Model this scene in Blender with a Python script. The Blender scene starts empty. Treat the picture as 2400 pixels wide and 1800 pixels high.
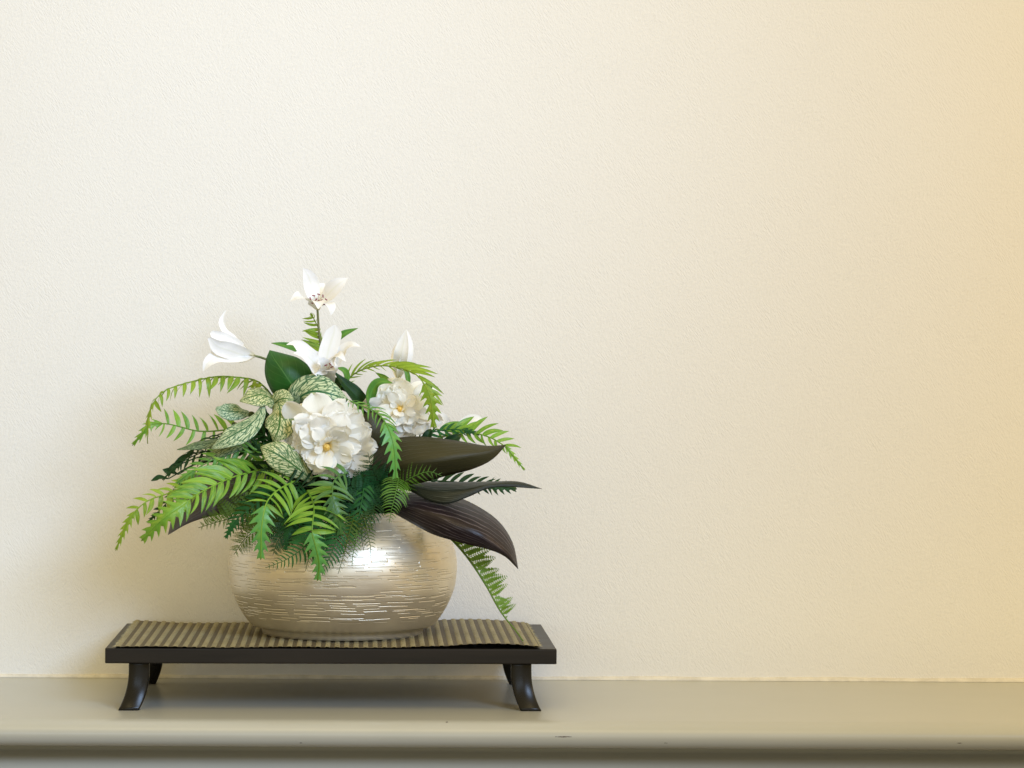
import bpy, bmesh, math, random
from mathutils import Vector, Matrix
from mathutils import noise as mnoise
random.seed(7)
sc = bpy.context.scene
C = sc.collection

# ------------------------------------------------------------------ camera
S = 0.00045            # metres per photo pixel at the front of the stand
D = 2.91               # camera distance to the front of the stand
VX, VY = 1005.0, 814.0 # where the optical axis meets the photo
ROLL = math.radians(0.27)
ZC = 0.385
cam = bpy.data.cameras.new('camera')
camo = bpy.data.objects.new('camera', cam)
C.objects.link(camo)
camo.location = (0, -D, ZC)
camo.rotation_mode = 'XYZ'
camo.matrix_world = Matrix.Translation((0, -D, ZC)) @ Matrix.Rotation(math.radians(90), 4, 'X') @ Matrix.Rotation(ROLL, 4, 'Z')
cam.sensor_width = 36
cam.lens = 36 * D / (2400 * S)
cam.shift_x = (1200 - VX) / 2400
cam.shift_y = -(900 - VY) / 2400
cam.clip_end = 50
sc.camera = camo

# ------------------------------------------------------------------ world, lamps, exposure
w = bpy.data.worlds.new('World'); sc.world = w; w.use_nodes = True
bg = w.node_tree.nodes['Background']
bg.inputs[0].default_value = (1.0, 0.78, 0.36, 1)
bg.inputs[1].default_value = 0.68
sc.view_settings.view_transform = 'Standard'
sc.view_settings.look = 'None'
sc.view_settings.exposure = 0.10
sc.view_settings.gamma = 1.0

def aim(o, target):
    d = Vector(target) - o.location
    o.rotation_euler = d.to_track_quat('-Z', 'Y').to_euler()

def lamp(name, kind, loc, target, energy, color, **kw):
    l = bpy.data.lights.new(name, kind)
    l.energy = energy; l.color = color
    for k, v in kw.items(): setattr(l, k, v)
    o = bpy.data.objects.new(name, l); C.objects.link(o); o.location = loc
    aim(o, target)
    return o
# daylight from a window on the right front, falling off towards the right end of the shelf
lamp('window_light', 'SPOT', (1.25, -2.30, 1.45), (-0.64, 0.29, 0.56), 352, (0.470, 0.667, 1.0),
     spot_size=math.radians(48), spot_blend=1.0, shadow_soft_size=0.60)
# warm ceiling light of the room
lamp('ceiling_light', 'AREA', (-0.05, -1.10, 2.10), (0.05, 0.1, 0.3), 10, (1.0, 0.80, 0.42), shape='RECTANGLE', size=1.5, size_y=0.9)
# warm lamp outside the right edge
lamp('warm_lamp', 'POINT', (1.42, -0.40, 0.60), (0, 0, 0), 11.5, (1.0, 0.71, 0.42), shadow_soft_size=0.15)
# added low cool fill from the front, lifts shelf edge and under the stand
lamp('front_fill', 'AREA', (-0.4, -2.6, 0.30), (0.0, 0.1, 0.05), 7, (0.56, 0.76, 1.0), shape='RECTANGLE', size=1.8, size_y=0.5)

# ------------------------------------------------------------------ helpers
def at(px, py, Y):
    """photo pixel and depth -> point in the room"""
    u, v = px - VX, py - VY
    k = S * (D + Y) / D
    xd = u * math.cos(ROLL) + v * math.sin(ROLL)
    zd = -u * math.sin(ROLL) + v * math.cos(ROLL)
    return Vector((xd * k, Y, ZC - zd * k))

def pw(p, Y=0.1):
    return p * S * (D + Y) / D

def cr(pts, n):
    """Catmull-Rom resample of a list of tuples (any length) by arc length over the first three"""
    pts = [list(p) for p in pts]
    if len(pts) == 2:
        a, b = pts
        return [[a[k] + (b[k] - a[k]) * i / (n - 1) for k in range(len(a))] for i in range(n)]
    P = [[2 * pts[0][k] - pts[1][k] for k in range(len(pts[0]))]] + pts + [[2 * pts[-1][k] - pts[-2][k] for k in range(len(pts[0]))]]
    dense = []
    M = 16
    for i in range(1, len(P) - 2):
        for j in range(M):
            t = j / M
            q = []
            for k in range(len(P[0])):
                a, b, c, d = P[i-1][k], P[i][k], P[i+1][k], P[i+2][k]
                q.append(0.5 * (2*b + (c-a)*t + (2*a-5*b+4*c-d)*t*t + (3*b-a-3*c+d)*t*t*t))
            dense.append(q)
    dense.append(P[-2])
    L = [0]
    for i in range(1, len(dense)):
        L.append(L[-1] + math.sqrt(sum((dense[i][k]-dense[i-1][k])**2 for k in range(3))))
    out = []
    j = 0
    for i in range(n):
        s = L[-1] * i / (n - 1)
        while j < len(L) - 2 and L[j+1] < s: j += 1
        f = (s - L[j]) / max(L[j+1] - L[j], 1e-9)
        out.append([dense[j][k] + (dense[j+1][k] - dense[j][k]) * min(max(f, 0), 1) for k in range(len(dense[0]))])
    return out

def path(pts):
    return [tuple(at(*p[:3])) + tuple(p[3:]) for p in pts]

def mesh_obj(name, verts, faces, mat, parent=None, uvs=None, smooth=True, origin=None):
    me = bpy.data.meshes.new(name)
    if origin is None: origin = Vector((0, 0, 0))
    me.from_pydata([tuple(Vector(v) - origin) for v in verts], [], faces)
    if uvs is not None:
        ul = me.uv_layers.new(name='UVMap')
        for l in me.loops: ul.data[l.index].uv = uvs[l.vertex_index]
    if smooth:
        me.polygons.foreach_set('use_smooth', [True] * len(me.polygons))
    me.materials.append(mat)
    me.update()
    o = bpy.data.objects.new(name, me)
    C.objects.link(o)
    if parent is not None: o.parent = parent
    else: o.location = origin
    return o

def inst(name, me, M, parent):
    o = bpy.data.objects.new(name, me); C.objects.link(o)
    o.parent = parent; o.matrix_local = M
    return o

def tag(o, label=None, cat=None, group=None, kind=None):
    if label: o['label'] = label
    if cat: o['category'] = cat
    if group: o['group'] = group
    if kind: o['kind'] = kind
    return o

def thing(name, loc, label, cat, group=None):
    o = bpy.data.objects.new(name, None); C.objects.link(o)
    o.location = loc; o.empty_display_size = 0.01
    return tag(o, label, cat, group)

def grid(nr, nc, f):
    V, UV, F = [], [], []
    for i in range(nr):
        for j in range(nc):
            p, uv = f(i / (nr - 1), j / (nc - 1))
            V.append(p); UV.append(uv)
    for i in range(nr - 1):
        for j in range(nc - 1):
            a = i * nc + j
            F.append((a, a + 1, a + nc + 1, a + nc))
    return V, F, UV

def frame(T, N):
    T = T.normalized()
    N = (N - T * N.dot(T))
    if N.length < 1e-5: N = T.orthogonal()
    N.normalize()
    return T, N, T.cross(N).normalized()

def tangents(P):
    n = len(P)
    return [(P[min(i+1, n-1)] - P[max(i-1, 0)]) for i in range(n)]

def blade(pts, nhint, cup=0.2, fold=0.0, wave=0.0, wf=3.0, rows=18, cols=7, seed=0, taper=True, twist=0.0):
    """pts: list of (x,y,z,halfwidth) in metres; returns verts, faces, uvs"""
    Q = cr(pts, rows)
    P = [Vector(q[:3]) for q in Q]
    W = [max(q[3], 0.00005) for q in Q]
    T = tangents(P)
    nh = Vector(nhint)
    V, UV, F = [], [], []
    for i in range(rows):
        v = i / (rows - 1)
        t, n, b = frame(T[i], nh)
        if twist:
            R = Matrix.Rotation(twist * v, 3, t); n = R @ n; b = R @ b
        for j in range(cols):
            u = -1 + 2 * j / (cols - 1)
            off = cup * u * u * W[i] + fold * abs(u) * W[i]
            if wave:
                off += wave * W[i] * abs(u) ** 1.5 * math.sin(wf * 6.283 * v + (1.7 if u > 0 else 0) + seed)
            V.append(P[i] + b * (u * W[i]) + n * off)
            UV.append((u * .5 + .5, v))
    for i in range(rows - 1):
        for j in range(cols - 1):
            a = i * cols + j
            F.append((a, a + 1, a + cols + 1, a + cols))
    return V, F, UV

def tube(pts, r0, r1, rows=14, seg=7):
    Q = cr([tuple(p[:3]) for p in pts], rows)
    P = [Vector(q) for q in Q]; T = tangents(P)
    V, F = [], []
    nh = Vector((0.3, -1, 0.2))
    for i in range(rows):
        t, n, b = frame(T[i], nh)
        r = r0 + (r1 - r0) * i / (rows - 1)
        for k in range(seg):
            a = 6.28318 * k / seg
            V.append(P[i] + n * (r * math.cos(a)) + b * (r * math.sin(a)))
    for i in range(rows - 1):
        for k in range(seg):
            F.append((i*seg+k, i*seg+(k+1) % seg, (i+1)*seg+(k+1) % seg, (i+1)*seg+k))
    F.append(tuple(reversed(range(seg)))); F.append(tuple((rows-1)*seg+k for k in range(seg)))
    return V, F

def box(V, F, x0, x1, y0, y1, z0, z1):
    a = len(V)
    V += [Vector((x, y, z)) for z in (z0, z1) for y in (y0, y1) for x in (x0, x1)]
    for f in ((0,2,3,1),(4,5,7,6),(0,1,5,4),(2,6,7,3),(0,4,6,2),(1,3,7,5)):
        F.append(tuple(a + i for i in f))

# ------------------------------------------------------------------ materials
class NT:
    def __init__(s, name):
        s.m = bpy.data.materials.new(name); s.m.use_nodes = True
        s.t = s.m.node_tree; s.n = s.t.nodes; s.b = s.n['Principled BSDF']; s.out = s.n['Material Output']
    def node(s, ty, **kw):
        x = s.n.new(ty)
        for k, v in kw.items(): setattr(x, k, v)
        return x
    def link(s, a, b): s.t.links.new(a, b)
    def val(s, x, inp):
        if hasattr(x, 'is_linked'): s.link(x, inp)
        else: inp.default_value = x
    def math(s, op, a, b=0.0, c=None, clamp=False):
        x = s.node('ShaderNodeMath', operation=op); x.use_clamp = clamp
        s.val(a, x.inputs[0]); s.val(b, x.inputs[1])
        if c is not None: s.val(c, x.inputs[2])
        return x.outputs[0]
    def mix(s, f, a, b):
        x = s.node('ShaderNodeMix', data_type='RGBA')
        s.val(f, x.inputs[0])
        for v, i in ((a, 6), (b, 7)):
            if hasattr(v, 'is_linked'): s.link(v, x.inputs[i])
            else: x.inputs[i].default_value = tuple(v) + ((1,) if len(v) == 3 else ())
        return x.outputs[2]
    def ramp(s, f, lo, hi):
        x = s.node('ShaderNodeMapRange', interpolation_type='SMOOTHSTEP')
        s.val(f, x.inputs[0]); x.inputs[1].default_value = lo; x.inputs[2].default_value = hi
        return x.outputs[0]
    def noise(s, vec, scale, detail=3, rough=.5, dist=0.0):
        x = s.node('ShaderNodeTexNoise'); s.link(vec, x.inputs['Vector'])
        x.inputs['Scale'].default_value = scale; x.inputs['Detail'].default_value = detail
        x.inputs['Roughness'].default_value = rough; x.inputs['Distortion'].default_value = dist
        return x.outputs[0]
    def obj(s): return s.node('ShaderNodeTexCoord').outputs['Object']
    def uv(s): return s.node('ShaderNodeTexCoord').outputs['UV']
    def map(s, vec, scale=(1,1,1), rot=(0,0,0), loc=(0,0,0)):
        x = s.node('ShaderNodeMapping'); s.link(vec, x.inputs[0])
        x.inputs['Scale'].default_value = scale; x.inputs['Rotation'].default_value = rot; x.inputs['Location'].default_value = loc
        return x.outputs[0]
    def sep(s, vec):
        x = s.node('ShaderNodeSeparateXYZ'); s.link(vec, x.inputs[0]); return x.outputs
    def comb(s, a, b, c):
        x = s.node('ShaderNodeCombineXYZ')
        for i, v in enumerate((a, b, c)): s.val(v, x.inputs[i])
        return x.outputs[0]
    def bump(s, h, strength, dist):
        x = s.node('ShaderNodeBump'); s.val(h, x.inputs['Height'])
        x.inputs['Strength'].default_value = strength; x.inputs['Distance'].default_value = dist
        s.link(x.outputs[0], s.b.inputs['Normal']); return x.outputs[0]
    def set(s, **kw):
        names = dict(col='Base Color', rough='Roughness', metal='Metallic', spec='Specular IOR Level', coat='Coat Weight', coatr='Coat Roughness', sheen='Sheen Weight')
        for k, v in kw.items():
            i = s.b.inputs[names[k]]
            if hasattr(v, 'is_linked'): s.link(v, i)
            elif isinstance(v, (tuple, list)): i.default_value = tuple(v) + ((1,) if len(v) == 3 else ())
            else: i.default_value = v
        return s
    def translucent(s, col, fac):
        tr = s.node('ShaderNodeBsdfTranslucent')
        s.val(col if hasattr(col, 'is_linked') else tuple(col) + (1,), tr.inputs[0])
        if s.b.inputs['Normal'].is_linked: s.link(s.b.inputs['Normal'].links[0].from_socket, tr.inputs['Normal'])
        mx = s.node('ShaderNodeMixShader'); mx.inputs[0].default_value = fac
        s.link(s.b.outputs[0], mx.inputs[1]); s.link(tr.outputs[0], mx.inputs[2])
        s.link(mx.outputs[0], s.out.inputs[0])

def m_wall():
    t = NT('textured_wallpaper'); o = t.obj()
    # crossed diagonal streaks pressed into vinyl wallpaper
    a = t.noise(t.map(t.map(o, (1, 1, 1), (0, math.radians(32), 0)), (1, 1, .26)), 760, 2, .55)
    b = t.noise(t.map(t.map(o, (1, 1, 1), (0, math.radians(-36), 0)), (1, 1, .26)), 760, 2, .55)
    sel = t.ramp(t.noise(o, 40, 2), .35, .65)
    ab = t.node('ShaderNodeMix', data_type='FLOAT')
    t.link(sel, ab.inputs[0]); t.link(a, ab.inputs[2]); t.link(b, ab.inputs[3])
    c = t.noise(o, 300, 3, .6)
    h = t.math('ADD', t.math('MULTIPLY', ab.outputs[0], .9), t.math('MULTIPLY', c, .45))
    t.bump(h, .50, .0016)
    col = t.mix(t.noise(o, 3, 2), (.80, .785, .745), (.83, .815, .775))
    t.set(col=col, rough=.62, spec=.25)
    return t.m

def m_shelf():
    t = NT('grey_shelf_paint'); o = t.obj()
    n = t.noise(t.map(o, (.5, 1, 1)), 14, 4, .6)
    g = t.noise(t.map(o, (.12, 1, 1)), 500, 2, .5)
    base = t.mix(t.ramp(n, .3, .7), (.462, .462, .408), (.475, .474, .420))
    sx = t.sep(o)
    chips = None
    dn = t.noise(o, 260, 3, .7)
    for (px, py, rx, rz) in CHIPS:
        p = px; q = py
        dx = t.math('DIVIDE', t.math('SUBTRACT', sx[0], p.x), rx)
        dy = t.math('DIVIDE', t.math('SUBTRACT', sx[1], p.y), q)
        dz = t.math('DIVIDE', t.math('SUBTRACT', sx[2], p.z), rz)
        r = t.math('ADD', t.math('ADD', t.math('MULTIPLY', dx, dx), t.math('MULTIPLY', dy, dy)), t.math('MULTIPLY', dz, dz))
        r = t.math('ADD', r, t.math('MULTIPLY', t.math('SUBTRACT', dn, .5), 3.2))
        k = t.math('SUBTRACT', 1.0, t.ramp(r, .35, .8))
        chips = k if chips is None else t.math('MAXIMUM', chips, k)
    col = t.mix(chips, base, (.09, .07, .055))
    t.bump(t.math('SUBTRACT', 1.0, chips), .25, .0006)
    t.set(col=col, rough=.29, spec=.5)
    return t.m

def m_simple(name, col, rough=.5, spec=.5, metal=0, col2=None, scale=60, bump=0, bd=.001, stretch=(1,1,1), coat=0):
    t = NT(name); o = t.obj()
    n = t.noise(t.map(o, stretch), scale, 4, .6)
    c = t.mix(t.ramp(n, .3, .7), col, col2 or tuple(x * .8 for x in col))
    t.set(col=c, rough=t.math('ADD', rough - .06, t.math('MULTIPLY', n, .12)), spec=spec, metal=metal, coat=coat, coatr=.15)
    if bump: t.bump(n, bump, bd)
    return t.m

def m_bowl():
    t = NT('champagne_lacquer'); o = t.obj(); s = t.sep(o)
    ang = t.math('ARCTAN2', s[1], s[0])
    wob = t.math('MULTIPLY', t.math('SUBTRACT', t.noise(o, 14, 1), .5), .0045)
    z = t.math('ADD', s[2], wob)
    hsum = None
    for (pitch, seed, nseg, th) in ((.0042, 0.0, 3.1, .42), (.0031, 31.7, 3.9, .60)):
        rr = t.math('DIVIDE', z, pitch)
        row = t.math('FLOOR', rr); fr = t.math('SUBTRACT', rr, row)
        def wn(a, b):
            x = t.node('ShaderNodeTexWhiteNoise', noise_dimensions='2D')
            t.link(t.comb(a, b, 0.0), x.inputs['Vector']); return x.outputs[0]
        off = wn(row, seed)
        aa = t.math('ADD', t.math('MULTIPLY', ang, nseg), t.math('MULTIPLY', off, 17.0))
        cell = t.math('FLOOR', aa); cf = t.math('SUBTRACT', aa, cell)
        rnd = wn(t.math('ADD', cell, seed), row)
        rnd2 = wn(row, t.math('ADD', cell, seed + 7.3))
        on = t.math('GREATER_THAN', rnd, th)
        cen = t.math('ADD', .25, t.math('MULTIPLY', rnd2, .5))
        d = t.math('ABSOLUTE', t.math('SUBTRACT', fr, cen))
        line = t.math('SUBTRACT', 1.0, t.ramp(d, .07, .20))
        half = t.math('ADD', .22, t.math('MULTIPLY', rnd2, .25))
        e = t.math('SUBTRACT', 1.0, t.ramp(t.math('SUBTRACT', t.math('ABSOLUTE', t.math('SUBTRACT', cf, .5)), half), -.02, .02))
        h = t.math('MULTIPLY', t.math('MULTIPLY', line, e), on)
        hsum = h if hsum is None else t.math('MAXIMUM', hsum, h)
    mask = t.ramp(s[2], .020, .026)
    hsum = t.math('MULTIPLY', hsum, mask)
    fine = t.noise(t.map(o, (1, 1, 1)), 900, 2, .6)
    br = t.noise(t.map(o, (1, 1, 9)), 26, 3, .6)
    hh = t.math('SUBTRACT', t.math('ADD', t.math('MULTIPLY', fine, .10), t.math('MULTIPLY', br, .14)), hsum)
    t.bump(hh, .7, .0010)
    big = t.noise(o, 18, 3, .6)
    col = t.mix(t.ramp(big, .3, .7), (.80, .74, .61), (.69, .63, .52))
    col = t.mix(t.math('MULTIPLY', hsum, .55), col, (.92, .86, .72))  # score lines coloured paler to paint in their glints
    t.set(col=col, metal=.85, rough=t.math('ADD', .35, t.math('MULTIPLY', br, .14)), spec=.5)
    return t.m

def rnd_green(t, c1, c2):
    oi = t.node('ShaderNodeObjectInfo')
    n = t.noise(t.obj(), 1.5, 2)
    f = t.math('ADD', t.math('MULTIPLY', oi.outputs['Random'], .75), t.math('MULTIPLY', n, .4), clamp=True)
    return t.mix(f, c1, c2)

def m_fern(name, c1, c2, tipc=None, rough=.36, tr=.30, spec=.45):
    t = NT(name); uv = t.uv(); s = t.sep(uv)
    col = rnd_green(t, c1, c2)
    if tipc: col = t.mix(t.math('MULTIPLY', t.ramp(t.noise(uv, 3.0, 3, .6), .42, .68), .7), col, tipc)
    br = t.ramp(t.math('ADD', s[1], t.math('MULTIPLY', t.noise(t.obj(), 90, 2), .5)), 1.10, 1.36)
    col = t.mix(t.math('MULTIPLY', br, .6), col, (.22, .19, .045) if tipc else c1)
    mid = t.math('SUBTRACT', 1.0, t.ramp(t.math('ABSOLUTE', t.math('SUBTRACT', s[0], .5)), .0, .09))
    col = t.mix(t.math('MULTIPLY', mid, .35), col, tuple(min(1, x * 1.7) for x in c2))
    t.bump(t.math('ADD', t.noise(uv, 9, 3), t.math('MULTIPLY', mid, -.7)), .35, .0008)
    t.set(col=col, rough=rough, spec=spec)
    t.translucent(col, tr)
    return t.m

def m_petal(name, base, tip, baselen=.35, rough=.5, tr=.28):
    t = NT(name); uv = t.uv(); s = t.sep(uv)
    n = t.noise(t.map(uv, (14, 1.6, 1)), 2.2, 3, .6)
    f = t.ramp(t.math('ADD', s[1], t.math('MULTIPLY', t.math('SUBTRACT', n, .5), .12)), .02, baselen)
    col = t.mix(f, base, tip)
    ml = t.math('SUBTRACT', 1.0, t.ramp(t.math('ABSOLUTE', t.math('SUBTRACT', s[0], .5)), .0, .10))
    col = t.mix(t.math('MULTIPLY', ml, .22 if baselen < .35 else .05), col, (.70, .74, .52))
    col = t.mix(t.math('MULTIPLY', t.ramp(n, .50, .66), .16), col, (.74, .74, .60))
    t.bump(t.noise(t.map(uv, (16, 1.4, 1)), 1.6, 3, .55), .15, .0005)
    t.set(col=col, rough=rough, spec=.3)
    t.translucent(col, tr)
    return t.m

def m_varieg(name, pale, green, warm=0):
    t = NT(name); uv = t.uv(); s = t.sep(uv)
    au = t.math('ABSOLUTE', t.math('SUBTRACT', s[0], .5))
    d = t.noise(uv, 4.5, 3, .6)
    # ribs leaving the midrib, curving to the tip, plus a fine net of veinlets
    lv = t.math('ADD', t.math('SUBTRACT', t.math('MULTIPLY', s[1], 5.5), t.math('MULTIPLY', t.math('POWER', au, .8), 5.0)), t.math('MULTIPLY', d, 1.1))
    tri = t.math('ABSOLUTE', t.math('SUBTRACT', t.math('FRACT', lv), .5))
    rib = t.math('SUBTRACT', 1.0, t.ramp(tri, .03, .10))
    vor = t.node('ShaderNodeTexVoronoi', feature='DISTANCE_TO_EDGE')
    sv = t.comb(t.math('ADD', t.math('MULTIPLY', s[0], 9.0), t.math('MULTIPLY', d, 1.6)), t.math('ADD', t.math('SUBTRACT', t.math('MULTIPLY', s[1], 15.0), t.math('MULTIPLY', au, 9.0)), t.math('MULTIPLY', d, 1.6)), 0.0)
    t.link(sv, vor.inputs['Vector']); vor.inputs['Scale'].default_value = 1.0
    net = t.math('SUBTRACT', 1.0, t.ramp(vor.outputs[0], .03, .15))
    mid = t.math('SUBTRACT', 1.0, t.ramp(au, .012, .05))
    f = t.math('MAXIMUM', t.math('MAXIMUM', rib, t.math('MULTIPLY', net, .85)), mid)
    blot = t.ramp(t.noise(uv, 2.6, 3, .65), .60, .78)
    f = t.math('MAXIMUM', f, t.math('MULTIPLY', blot, .3))
    col = t.mix(f, pale, green)
    t.bump(t.math('SUBTRACT', 1.0, f), .3, .0008)
    t.set(col=col, rough=.42, spec=.4)
    t.translucent(col, .2)
    return t.m

def m_dark(name, base, vein, amt=.5, rough=.38):
    t = NT(name); uv = t.uv(); s = t.sep(uv)
    u = t.math('SUBTRACT', s[0], .5)
    n = t.noise(t.map(uv, (1, 1, 1)), 5, 3)
    k = t.math('ADD', t.math('SUBTRACT', t.math('MULTIPLY', t.math('ABSOLUTE', u), 13.0), t.math('MULTIPLY', s[1], 3.0)), t.math('MULTIPLY', n, 1.4))
    wv = t.math('ABSOLUTE', t.math('SUBTRACT', t.math('FRACT', k), .5))
    line = t.math('SUBTRACT', 1.0, t.ramp(wv, .02, .17))
    brk = t.ramp(t.noise(t.map(uv, (26, 2.2, 1)), 1.3, 3, .65), .38, .62)
    f = t.math('MULTIPLY', t.math('MULTIPLY', line, brk), amt)
    fine = t.noise(t.map(uv, (90, 4, 1)), 1.2, 3, .6)
    col = t.mix(f, t.mix(t.ramp(fine, .3, .7), base, tuple(x * 1.2 for x in base)), vein)
    t.bump(t.math('ADD', t.math('ADD', line, t.math('MULTIPLY', fine, .5)), t.math('MULTIPLY', t.noise(uv, 3.5, 3, .6), 3.0)), .25, .0009)
    t.set(col=col, rough=rough, spec=.4)
    return t.m

# chips and scuffs in the shelf paint: (centre, radius y, radius x, radius z)
ZS = 0.0
CHIPS = [(Vector(at(1845, 1688, -.066)), .006, .0045, .0012), (Vector(at(2121, 1693, -.068)), .006, .0045, .0016),
         (Vector(at(1322, 1727, -.080)), .009, .011, .0008), (Vector(at(1900, 1665, -.03)), .003, .002, .002),
         (Vector(at(1047, 1692, -.066)), .003, .0015, .0008), (Vector(at(1279, 1772, -.06)), .02, .0011, .005),
         (Vector(at(1560, 1742, -.08)), .01, .003, .0006), (Vector(at(705, 1742, -.08)), .01, .0018, .0006), (Vector(at(2250, 1742, -.08)), .01, .004, .0005), (Vector(at(60, 1672, -.04)), .003, .0016, .002)]

M = {}
M['wall'] = m_wall()
M['shelf'] = m_shelf()
M['caulk'] = m_simple('white_caulk', (.80, .76, .66), .5, .3)
M['lacquer'] = m_simple('dark_stained_wood', (.006, .0045, .003), .45, .22, 0, (.016, .012, .008), 40, .12, .0006, (.08, 1, 1), coat=.1)
M['leglac'] = m_simple('black_gloss_lacquer', (.006, .0055, .005), .28, .3, 0, (.010, .009, .007), 50, .10, .0006, (1, 1, 1))
M['bowl'] = m_bowl()
M['filler'] = m_simple('filler_dark', (.010, .018, .008), .9, .1, 0, (.004, .007, .003), 200)  # near-black filler colour, stands for the shade inside the bowl
M['bright'] = m_fern('bright_fern', (.085, .26, .024), (.25, .50, .055), (.38, .54, .06))
M['lime'] = m_fern('lime_fern', (.13, .28, .018), (.32, .49, .042), (.42, .50, .06))
M['mid'] = m_fern('mid_fern', (.06, .22, .035), (.17, .42, .075), (.26, .45, .06))
M['minty'] = m_fern('minty_fern', (.045, .15, .040), (.11, .27, .075), (.18, .33, .06))
M['tipmint'] = m_fern('mint_sheen_fern_tip', (.10, .36, .075), (.16, .45, .11), (.24, .48, .07))  # mint hue paints the cool light's sheen onto the frond tips
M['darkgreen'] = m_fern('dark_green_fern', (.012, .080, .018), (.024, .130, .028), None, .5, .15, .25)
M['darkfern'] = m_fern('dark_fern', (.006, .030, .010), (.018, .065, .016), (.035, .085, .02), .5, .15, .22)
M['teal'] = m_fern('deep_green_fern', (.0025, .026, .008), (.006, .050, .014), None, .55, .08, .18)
M['olive'] = m_fern('olive_fern', (.045, .085, .010), (.085, .14, .016), None, .5, .2, .2)
M['trail'] = m_fern('trailing_fern', (.11, .21, .018), (.16, .29, .025), None, .5, .25)
M['comb'] = m_fern('fine_green_fern', (.06, .17, .020), (.10, .24, .025), None, .45, .25)
M['stem'] = m_simple('green_stem', (.08, .19, .03), .45, .4, 0, (.13, .24, .04), 80)
M['dstem'] = m_simple('dark_green_stem', (.02, .07, .018), .5, .3, 0, (.03, .09, .02), 80)
M['lstem'] = m_simple('grey_green_stem', (.15, .20, .08), .5, .3, 0, (.24, .24, .11), 80)
M['lily'] = m_petal('white_lily_petal', (.86, .82, .62), (.93, .93, .93), .30, .45, .14)
M['dahlia'] = m_petal('cream_petal', (.96, .80, .34), (.985, .975, .925), .50, .6, .26)
M['inner'] = m_petal('cream_inner_petal', (.95, .84, .45), (.97, .95, .88), .42, .6, .20)
M['heart'] = m_simple('orange_heart', (.72, .40, .05), .7, .2, 0, (.92, .68, .22), 500, .5, .001)
M['anther'] = m_simple('magenta_anther', (.25, .01, .06), .5, .3)
M['filament'] = m_simple('pale_filament', (.80, .66, .45), .5, .3)
M['bigleaf'] = None
M['varieg'] = m_varieg('variegated_cream', (.74, .76, .42), (.03, .15, .022))
M['varieg2'] = m_varieg('variegated_mint', (.66, .77, .50), (.012, .14, .05))
M['varieg3'] = m_varieg('variegated_dark', (.28, .36, .17), (.010, .055, .020))
M['olivedark'] = m_dark('olive_brown_leaf', (.030, .028, .009), (.038, .035, .014), .5, .5)
M['greendark'] = m_dark('green_black_leaf', (.006, .011, .007), (.14, .15, .12), .55)
M['purple'] = m_dark('purple_brown_leaf', (.010, .0055, .0085), (.16, .13, .14), .6)
M['greybrown'] = m_dark('grey_brown_leaf', (.075, .062, .052), (.16, .14, .13), .5)
def m_big():
    t = NT('broad_green_leaf'); uv = t.uv(); s = t.sep(uv)
    au = t.math('ABSOLUTE', t.math('SUBTRACT', s[0], .5))
    d = t.noise(uv, 3.0, 2)
    lv = t.math('ADD', t.math('SUBTRACT', t.math('MULTIPLY', s[1], 7), t.math('MULTIPLY', au, 5.0)), t.math('MULTIPLY', d, .5))
    tri = t.math('ABSOLUTE', t.math('SUBTRACT', t.math('FRACT', lv), .5))
    rib = t.math('SUBTRACT', 1.0, t.ramp(tri, .01, .06))
    mid = t.math('SUBTRACT', 1.0, t.ramp(au, .004, .02))
    f = t.math('MAXIMUM', t.math('MULTIPLY', rib, .3), t.math('MULTIPLY', mid, .6))
    base = t.mix(t.ramp(t.noise(uv, 2.2, 3), .3, .7), (.018, .105, .016), (.030, .150, .022))
    col = t.mix(f, base, (.10, .26, .06))
    t.bump(t.math('ADD', t.noise(uv, 60, 2), f), .3, .0006)
    t.set(col=col, rough=.42, spec=.4); t.translucent(col, .12)
    return t.m
M['bigleaf'] = m_big()
def m_mat(name, a, b):
    t = NT(name); o = t.obj(); s = t.sep(o)
    wv = t.math('SINE', t.math('MULTIPLY', s[1], 6.283 / .0016))
    n = t.noise(t.map(o, (.3, 4, 1)), 150, 3, .6)
    f = t.math('ADD', t.math('MULTIPLY', wv, .25), t.math('MULTIPLY', n, .9), clamp=True)
    t.bump(wv, .6, .0005)
    oi = t.node('ShaderNodeObjectInfo')
    c = t.mix(f, a, b)
    c = t.mix(t.math('MULTIPLY', oi.outputs['Random'], .30), c, tuple(x * .45 for x in b))
    t.set(col=c, rough=.5, spec=.3)
    return t.m
M['reed'] = m_mat('tan_reed', (.17, .147, .075), (.54, .475, .28))
M['cord'] = m_mat('dark_reed', (.075, .058, .034), (.19, .155, .09))

# ------------------------------------------------------------------ setting: wall and shelf
WY = 0.29
V, F = [], []
box(V, F, -2.6, 2.8, WY, WY + .12, -.6, 2.2)
wall = mesh_obj('wall', V, F, M['wall'], smooth=False)
tag(wall, 'cream wall covered in finely textured paper behind the shelf', kind='structure')
prof = [(WY, -.2), (WY, 0.0), (-.040, 0.0)]
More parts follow.
